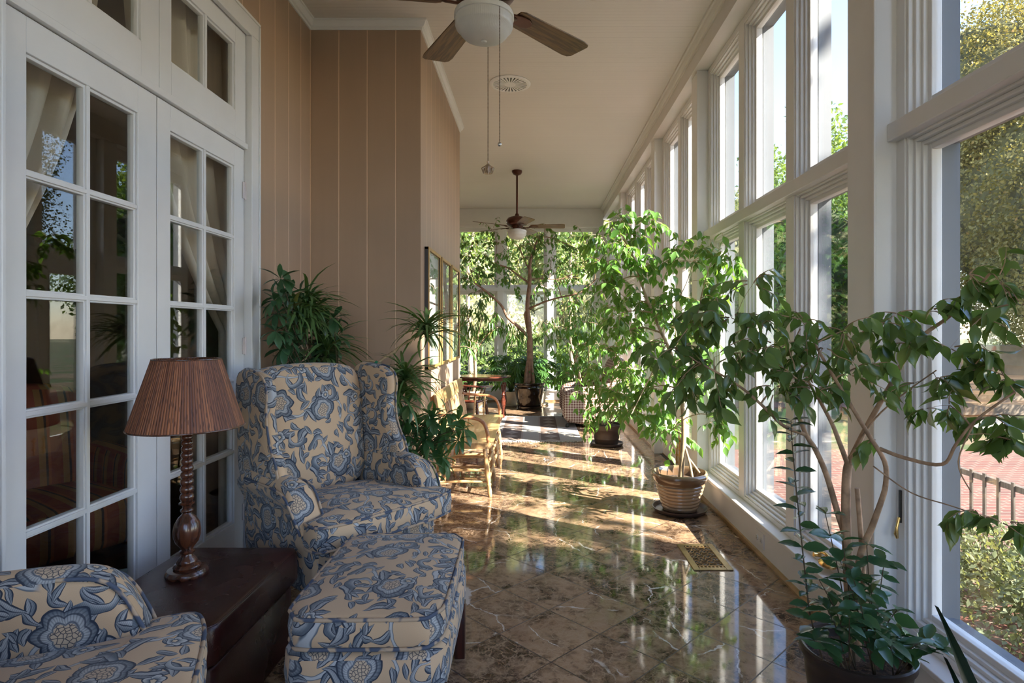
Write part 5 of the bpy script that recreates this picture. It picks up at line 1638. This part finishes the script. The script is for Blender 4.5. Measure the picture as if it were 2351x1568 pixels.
def house_plant(name, loc, label, canes, heads, palms, seed, leafm, pot='pot_brown', cane='bark_pale', kinds=('strap', 'scheff'), pl=.115, sl=.29):
    p = empty(name, loc, 0, label, 'potted plant')
    MB().lathe([(0, .0), (.10, 0), (.11, .01), (.130, .22), (.140, .225), (.140, .25), (.130, .25), (.125, .21), (0, .21)], n=40, cap=False).build('pot', M[pot], p, smooth=50)
    soil(p, .124, .222)
    o_ = Vector(loc); r = random.Random(seed); mb = MB()
    for c in canes: mb.tube([q - o_ for q in smooth_path(c[0], 5)], c[1], 8)
    if canes: mb.build('canes', M[cane], p, smooth=60)
    lp, ld, ls = [], [], []
    for (c, n, lean) in heads: strap_head(lp, ld, ls, c - o_, int(n * 2.1), sl, r, lean)
    for k in range(len(lp)):
        d = Vector(ld[k]).normalized(); q = o_ + Vector(lp[k]); e = q + d * ls[k] * 1.02
        if e.x < XL1 + .03: d.x = abs(d.x) * .3 - min(0, q.x - XL1 - .1)
        if e.y > YR - .03 and q.x < XL2 + .2: d.y = -abs(d.y)
        if q.x > XL2 + .02 and e.x < XL2 + .02 and e.y > YR: d.x = abs(d.x)
        ld[k] = tuple(d)
    if lp: leaves_obj('strap_leaves', 'strap', lp, ld, ls, M['dracaena'], p, roll=.2, wid=1.45)
    lp, ld, ls = [], [], []; st = MB()
    for (c, ax) in palms:
        palmate(lp, ld, ls, c - o_, ax, 8, pl, r)
        b_ = Vector((r.uniform(-.04, .04), r.uniform(-.04, .04), .22)); e = c - o_
        st.tube(smooth_path([b_, b_.lerp(e, .55) + Vector((0, 0, .12)), e], 5), .0028, 5)
    for k in range(len(lp)):
        d = Vector(ld[k]).normalized(); q = o_ + Vector(lp[k]); e = q + d * ls[k] * 1.02
        if e.x < XL1 + .02: d.x = abs(d.x) * .3
        if e.y > YR - .03 and q.x < XL2 + .2: d.y = -abs(d.y)
        ld[k] = tuple(d)
    if lp:
        st.build('stems', M['stem_dark'], p, smooth=60)
        leaves_obj('umbrella_leaves', kinds[1], lp, ld, ls, M[leafm], p, roll=.15, wid=1.0)
    for ch in kids(p):            # leaves press against the walls, never through them
        for q in ch.data.vertices:
            q.co.x = max(q.co.x, XL1 + .012 - loc[0])
            if q.co.x + loc[0] < XL2: q.co.y = min(q.co.y, YR - .012 - loc[1])
    return p
def D(u, v, Y):
    return P(u, v, min(Y, 1.44 * F / (VX - u)) if u < VX - 500 else Y)
r = random.Random(5)
pal = []
for (u, v) in [(650, 640), (668, 660), (645, 680), (690, 670), (640, 720), (665, 710), (700, 700), (635, 760), (660, 760), (730, 700), (745, 740), (765, 730), (700, 760), (775, 770), (655, 675), (672, 745), (720, 680), (655, 780), (690, 720), (735, 760), (755, 775), (725, 830), (665, 830), (775, 800), (715, 720), (640, 690), (680, 800), (650, 800), (740, 790), (760, 810), (710, 820), (690, 840)]:
    Y = 3.80 + r.gauss(0, .10)
    pal.append((D(u + r.gauss(0, 5), v, Y), (r.gauss(0, .6), -.8 + r.gauss(0, .3), r.uniform(-.1, .5))))
house_plant('dracaena', (-1.30, 3.93, 0), 'leafy umbrella plant with spiky dracaena in the wall corner behind the chair', 
            [([Vector((-1.30, 3.93, .22)), D(735, 900, 3.90), D(700, 760, 3.85), D(680, 715, 3.82)], .011), ([Vector((-1.27, 3.93, .22)), D(760, 860, 3.9), D(750, 815, 3.85)], .010)],
            [(D(702, 712, 3.78), 52, (.1, -.2, -.25)), (D(748, 812, 3.78), 34, (.2, -.1, .1)), (D(676, 725, 3.80), 14, (-.2, -.1, -.2))], pal, 8, 'schefflera')
pal = []
for (u, v) in [(900, 880), (925, 920), (905, 940), (950, 930), (975, 950), (1000, 960), (1030, 950), (1055, 965), (1010, 990), (985, 1000), (960, 980), (940, 1000), (1000, 1030), (1020, 1060), (985, 1060), (960, 1040), (1000, 1090), (930, 960), (890, 920), (970, 1090), (940, 1060), (1040, 1010), (935, 890), (915, 960), (950, 970), (970, 1010), (1010, 1010), (990, 970), (1040, 980), (980, 1030), (930, 1030), (955, 1080), (1005, 1050), (900, 1000), (1065, 985)]:
    Y = 3.86 + r.gauss(0, .12)
    pal.append((D(u + r.gauss(0, 5), v, Y), (r.gauss(.3, .5), -.8 + r.gauss(0, .3), r.uniform(-.1, .4))))
house_plant('dracaena', (-.90, 3.93, 0), 'leggy dracaena with pale cane over an umbrella plant right of the wing chair', 
            [([Vector((-.92, 3.93, .22)), D(880, 950, 3.9), D(872, 870, 3.85), D(868, 835, 3.80), D(903, 808, 3.80), D(930, 788, 3.80), D(972, 765, 3.80)], .009),
             ([D(868, 835, 3.80), D(850, 828, 3.82), D(836, 836, 3.84), D(835, 880, 3.88)], .007), ([D(868, 836, 3.80), D(878, 862, 3.82), D(895, 880, 3.84), D(925, 872, 3.84)], .006)],
            [(D(978, 762, 3.80), 42, (.2, -.2, .1)), (D(930, 868, 3.80), 36, (.1, -.2, 0)), (D(915, 905, 3.80), 20, (0, -.2, -.2))], pal, 12, 'scheff_lit', pl=.115, sl=.27)
# green tie on the cane
tie = MB().tube([D(862, 832, 3.795), D(868, 836, 3.79), D(875, 838, 3.795)], .014, 8).build('plant_tie', plain('green_tie', (0.01, 0.16, 0.08), 0.5), smooth=60)
dr = [o for o in bpy.data.objects if o.name == 'dracaena.001'][0]
tie.parent = dr; tie.matrix_parent_inverse = Matrix.Translation(-Vector(dr.location))
# ---------------------------------------------------------------- outdoors
GZ = -.42
S('ground', MB().box(-60, 90, -40, 110, GZ - .3, GZ - .012), M['lawn'], smooth=0)
S('patio', MB().box(XO + .0, 7.6, -3.0, 8.6, GZ - .2, GZ), M['brick'], smooth=0)
S('patio_path', MB().box(-8, 7.6, 13.2, 14.2, GZ - .2, GZ + .01), M['brick'], smooth=0)
S('wall_foundation', MB().box(XO - .02, XO + .03, YB, YF + .2, GZ - .1, .15).box(-3.6, XO, YF + .15, YF + .25, GZ - .1, .15), M['house'], smooth=0)

def mass_tree(name, loc, blobs, n, size, leafm, corem, label, trunk=None, group='garden trees', seed=1, cat='tree', corek=.86, down=.25):
    """crown made of ellipsoid blobs; leaves on a noisy shell, bark trunk below"""
    r_ = np.random.default_rng(seed)
    t = empty(name, loc, 0, label, cat, group)
    tot = sum(b[3] * b[4] + b[4] * b[5] + b[3] * b[5] for b in blobs)
    P_, D_ = [], []
    mb = MB()
    for (cx, cy, cz, rx, ry, rz) in blobs:
        k = int(n * (rx * ry + ry * rz + rx * rz) / tot)
        v = r_.normal(0, 1, (k, 3)); v /= np.linalg.norm(v, axis=1, keepdims=True)
        ph = r_.uniform(0, 6, 6)
        lump = 1 + .10 * np.sin(v[:, 0] * 5 + ph[0]) * np.sin(v[:, 1] * 6 + ph[1]) + .10 * np.sin(v[:, 2] * 7 + ph[2] + v[:, 0] * 4) + .05 * np.sin(v[:, 0] * 17 + ph[3]) * np.sin(v[:, 2] * 15 + ph[4])
        rad = lump * r_.uniform(corek, 1.08, k)
        P_.append(v * rad[:, None] * [rx, ry, rz] + [cx, cy, cz])
        D_.append(v * .5 + r_.normal(0, .7, (k, 3)) + [0, 0, -down])
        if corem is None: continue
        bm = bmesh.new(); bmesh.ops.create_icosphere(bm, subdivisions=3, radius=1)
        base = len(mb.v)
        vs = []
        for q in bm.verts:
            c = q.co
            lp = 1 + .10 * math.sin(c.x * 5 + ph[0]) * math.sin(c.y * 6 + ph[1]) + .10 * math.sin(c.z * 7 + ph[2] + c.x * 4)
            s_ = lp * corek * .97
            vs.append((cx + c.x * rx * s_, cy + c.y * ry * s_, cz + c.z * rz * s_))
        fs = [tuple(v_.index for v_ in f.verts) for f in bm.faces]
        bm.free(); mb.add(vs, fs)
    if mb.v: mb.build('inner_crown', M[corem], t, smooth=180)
    P_ = np.concatenate(P_); D_ = np.concatenate(D_)
    keep = P_[:, 2] + loc[2] > GZ
    P_ = P_[keep]; D_ = D_[keep]
    leaves_obj('crown', 'simple', P_, D_, r_.uniform(.7, 1.3, len(P_)) * size, M[leafm], t, roll=.9)
    if trunk:
        w_ = MB()
        for q, r0 in trunk: w_.tube(smooth_path(q, 4), [r0 * (1 - .08 * i / 4) for i in range((len(q) - 1) * 4 + 1)] if len(q) > 2 else r0, 10)
        w_.build('trunk', M['o_bark'], t, smooth=60)
    return t
R = random.Random(3)
# bright bank of trees beyond the far windows
for i, (x, y, rx, rz, lab) in enumerate(((-6.5, 20.5, 2.6, 3.6, 'sunlit yellow green tree beyond the far windows, leftmost of the bank'), (-2.2, 20.0, 2.6, 3.9, 'sunlit yellow green tree beyond the far windows, behind the table corner'),
                                         (1.6, 20.4, 2.4, 3.7, 'sunlit yellow green tree beyond the far windows, behind the black pot'), (5.6, 20.6, 2.6, 3.8, 'sunlit yellow green tree beyond the far windows, rightmost of the bank'))):
    bl = [(0, 0, rz * .95, rx, 1.6, rz)]
    for k in range(7): bl.append((R.uniform(-rx * .8, rx * .8), R.uniform(-1.2, -.3), R.uniform(1.2, rz * 1.6), R.uniform(.9, 1.4), R.uniform(.8, 1.1), R.uniform(.8, 1.3)))
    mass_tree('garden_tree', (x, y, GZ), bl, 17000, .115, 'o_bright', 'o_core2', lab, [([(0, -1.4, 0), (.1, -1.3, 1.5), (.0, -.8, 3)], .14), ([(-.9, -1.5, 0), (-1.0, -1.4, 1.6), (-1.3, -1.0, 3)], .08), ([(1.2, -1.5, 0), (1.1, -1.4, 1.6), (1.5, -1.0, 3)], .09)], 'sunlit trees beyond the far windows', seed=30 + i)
for i, (x, y, w_, lab) in enumerate(((-1.9, 15.3, 1.0, 'green shrub by the brick path behind the far left windows'), (-.3, 15.8, .9, 'green shrub by the brick path behind the black pot'), (1.3, 15.4, .9, 'green shrub by the brick path right of the black pot'))):
    mass_tree('garden_shrub', (x, y, GZ), [(0, 0, .6, w_, .6, .7), (w_ * .5, .1, .8, w_ * .6, .5, .8)], 2600, .11, 'o_green', 'o_core', lab, None, 'shrubs beyond the far windows', seed=50 + i, cat='shrub')
# slim trunks seen through the far glass
for i, (x, y) in enumerate(((-1.45, 13.8), (-.80, 16.4), (.55, 16.0), (.95, 14.8))):
    t = empty('slim_tree', (x, y, GZ), 0, ('slim pale tree trunk outside the far left pane', 'slim trunk outside behind the post left of the fig', 'slim trunk outside just right of the black pot', 'slim trunk outside behind the checked armchair')[i], 'tree', 'slim garden trees')
    MB().tube(smooth_path([(0, 0, 0), (R.uniform(-.1, .1), 0, 1.6), (R.uniform(-.2, .2), 0, 3.2), (R.uniform(-.4, .4), 0, 5)], 5), [.07 - .003 * k for k in range(16)], 8).build('trunk', M['bark_pale'], t, smooth=60)
    v = np.random.default_rng(i).normal(0, 1, (900, 3)) * [.3, .25, .8] + [0, 0, 4.4]
    leaves_obj('crown', 'simple', v, np.random.default_rng(i + 9).normal(0, 1, (900, 3)) + [0, 0, -.4], .13, M['o_green'], t, roll=.8)
# trees on the window side
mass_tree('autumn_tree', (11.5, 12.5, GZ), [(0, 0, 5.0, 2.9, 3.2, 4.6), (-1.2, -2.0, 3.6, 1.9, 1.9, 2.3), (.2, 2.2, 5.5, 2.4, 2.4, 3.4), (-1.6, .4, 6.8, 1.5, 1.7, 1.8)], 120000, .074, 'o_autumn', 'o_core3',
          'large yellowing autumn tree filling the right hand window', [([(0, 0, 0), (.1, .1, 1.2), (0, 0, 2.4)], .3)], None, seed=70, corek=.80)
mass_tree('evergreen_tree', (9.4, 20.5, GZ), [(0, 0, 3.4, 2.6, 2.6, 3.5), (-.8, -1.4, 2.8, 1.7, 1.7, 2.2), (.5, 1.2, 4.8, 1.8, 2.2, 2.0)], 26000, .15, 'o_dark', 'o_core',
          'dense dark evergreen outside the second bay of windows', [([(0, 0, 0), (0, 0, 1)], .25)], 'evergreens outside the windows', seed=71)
mass_tree('evergreen_tree', (8.0, 26.0, GZ), [(0, 0, 3.6, 3.0, 3.0, 3.6), (-1.5, 1.2, 3.6, 2.0, 2.0, 2.6)], 14000, .22, 'o_dark', 'o_core',
          'dark evergreen further off, seen past the middle window mullion', [([(0, 0, 0), (0, 0, 1)], .25)], 'evergreens outside the windows', seed=72)
mass_tree('garden_tree', (6.2, 15.2, GZ), [(0, 0, 2.3, 1.2, 1.2, 1.6), (.7, .4, 3.2, .9, .9, 1.0), (-.2, -.6, 1.3, .8, .8, .9)], 5200, .15, 'o_green', None,
          'airy green tree in front of the dark evergreens', [([(0, 0, 0), (.1, 0, 1.4), (0, .1, 2.8), (.3, 0, 3.8)], .09), ([(0, 0, 1.2), (.5, .2, 2.2), (.8, .4, 3.2)], .05)], None, seed=73, corek=.4)
# wispy tree tops against the blue sky
mass_tree('garden_tree', (12.0, 24.5, GZ), [(0, 0, 8.6, 1.1, 1.2, 2.6), (-.6, .6, 10.6, .7, .8, 1.5), (.8, -.8, 7.4, 1.0, 1.0, 1.6)], 3600, .20, 'o_green', None,
          'tall thin tree reaching into the blue sky above the transom', [([(0, 0, 0), (.1, 0, 5), (0, .1, 9), (-.4, .4, 11.5)], .14)], None, seed=74, corek=.3)
mass_tree('garden_tree', (11.3, 28.5, GZ), [(0, 0, 7.4, 1.4, 1.6, 2.8), (-.4, .4, 9.6, .9, .9, 1.3)], 4200, .22, 'o_green', None,
          'second tall thin tree against the sky, further along the glass', [([(0, 0, 0), (.1, 0, 5), (0, .1, 9)], .14)], None, seed=75, corek=.3)
# out-of-view evergreen, added south of the terrace to shade the nearest windows
mass_tree('added_shade_tree', (6.6, -2.75, GZ), [(0, 0, 5.6, 2.3, 2.6, 3.4), (.6, -2.0, 5.0, 2.4, 2.4, 3.4), (0, .6, 7.8, 1.6, 1.4, 1.8)], 9000, .24, 'o_dark', 'o_core',
          'unseen broad evergreen added beside the terrace to shade the nearest windows', [([(0, 0, 0), (0, 0, 2.6)], .3)], None, seed=76)
# foreground shrub below the sill
mass_tree('garden_shrub', (2.75, 3.1, GZ), [(0, 0, .30, .55, .8, .35), (.3, -.7, .28, .5, .5, .34), (.1, .7, .24, .5, .5, .26)], 12000, .036, 'o_grey', None,
          'low grey green shrub outside beneath the right window', None, None, seed=77, cat='shrub', corek=.15)
# garden wall, slab and bench beyond the lawn
o = MB().box(7.4, 13.5, 12.0, 12.35, GZ, 1.0).build('garden_wall', M['stucco'], smooth=0, bevel=.02)
tag(o, 'low tan rendered garden wall dappled with shade across the lawn', 'wall')
o = MB().box(6.6, 12.5, 10.2, 10.7, GZ, -.28).build('stone_edging', M['stone'], smooth=0, bevel=.02)
tag(o, 'pale stone edging slab between the patio and the lawn', 'edging')
gb = empty('garden_bench', (8.3, 10.9, GZ), math.radians(-20), 'teak garden bench on the lawn seen through the right window', 'bench')
mb = MB()
for k in range(5): mb.box(-.75, .75, -.22 + k * .095, -.14 + k * .095, .40, .43)
mb.build('seat', M['teak'], gb, smooth=0)
mb = MB()
for k in range(4): mb.box(-.75, .75, .24, .27, .52 + k * .10, .59 + k * .10)
mb.build('backrest', M['teak'], gb, smooth=0)
for (x, y, h) in ((-.7, -.2, .42), (.7, -.2, .42), (-.7, .25, .92), (.7, .25, .92)): MB().box(x - .03, x + .03, y - .03, y + .03, 0, h).build('leg', M['teak'], gb, smooth=0)
# picket railing along the terrace
rl = empty('picket_railing', (3.25, 3.9, GZ), math.radians(0), 'weathered wooden picket railing on the brick terrace outside the right window', 'railing')
MB().box(-.02, .02, -1.6, 1.2, .64, .68).build('rail', M['weathered'], rl, smooth=0)
MB().box(-.02, .02, -1.6, 1.2, .10, .14).build('rail', M['weathered'], rl, smooth=0)
for k in range(22):
    y = -1.55 + k * .128
    MB().box(-.032, -.020, y - .012, y + .012, 0.02, .70).build('picket', M['weathered'], rl, smooth=0)
for y in (-1.62, -.2, 1.22): MB().box(-.05, .05, y - .05, y + .05, 0, .78).build('post', M['weathered'], rl, smooth=0)
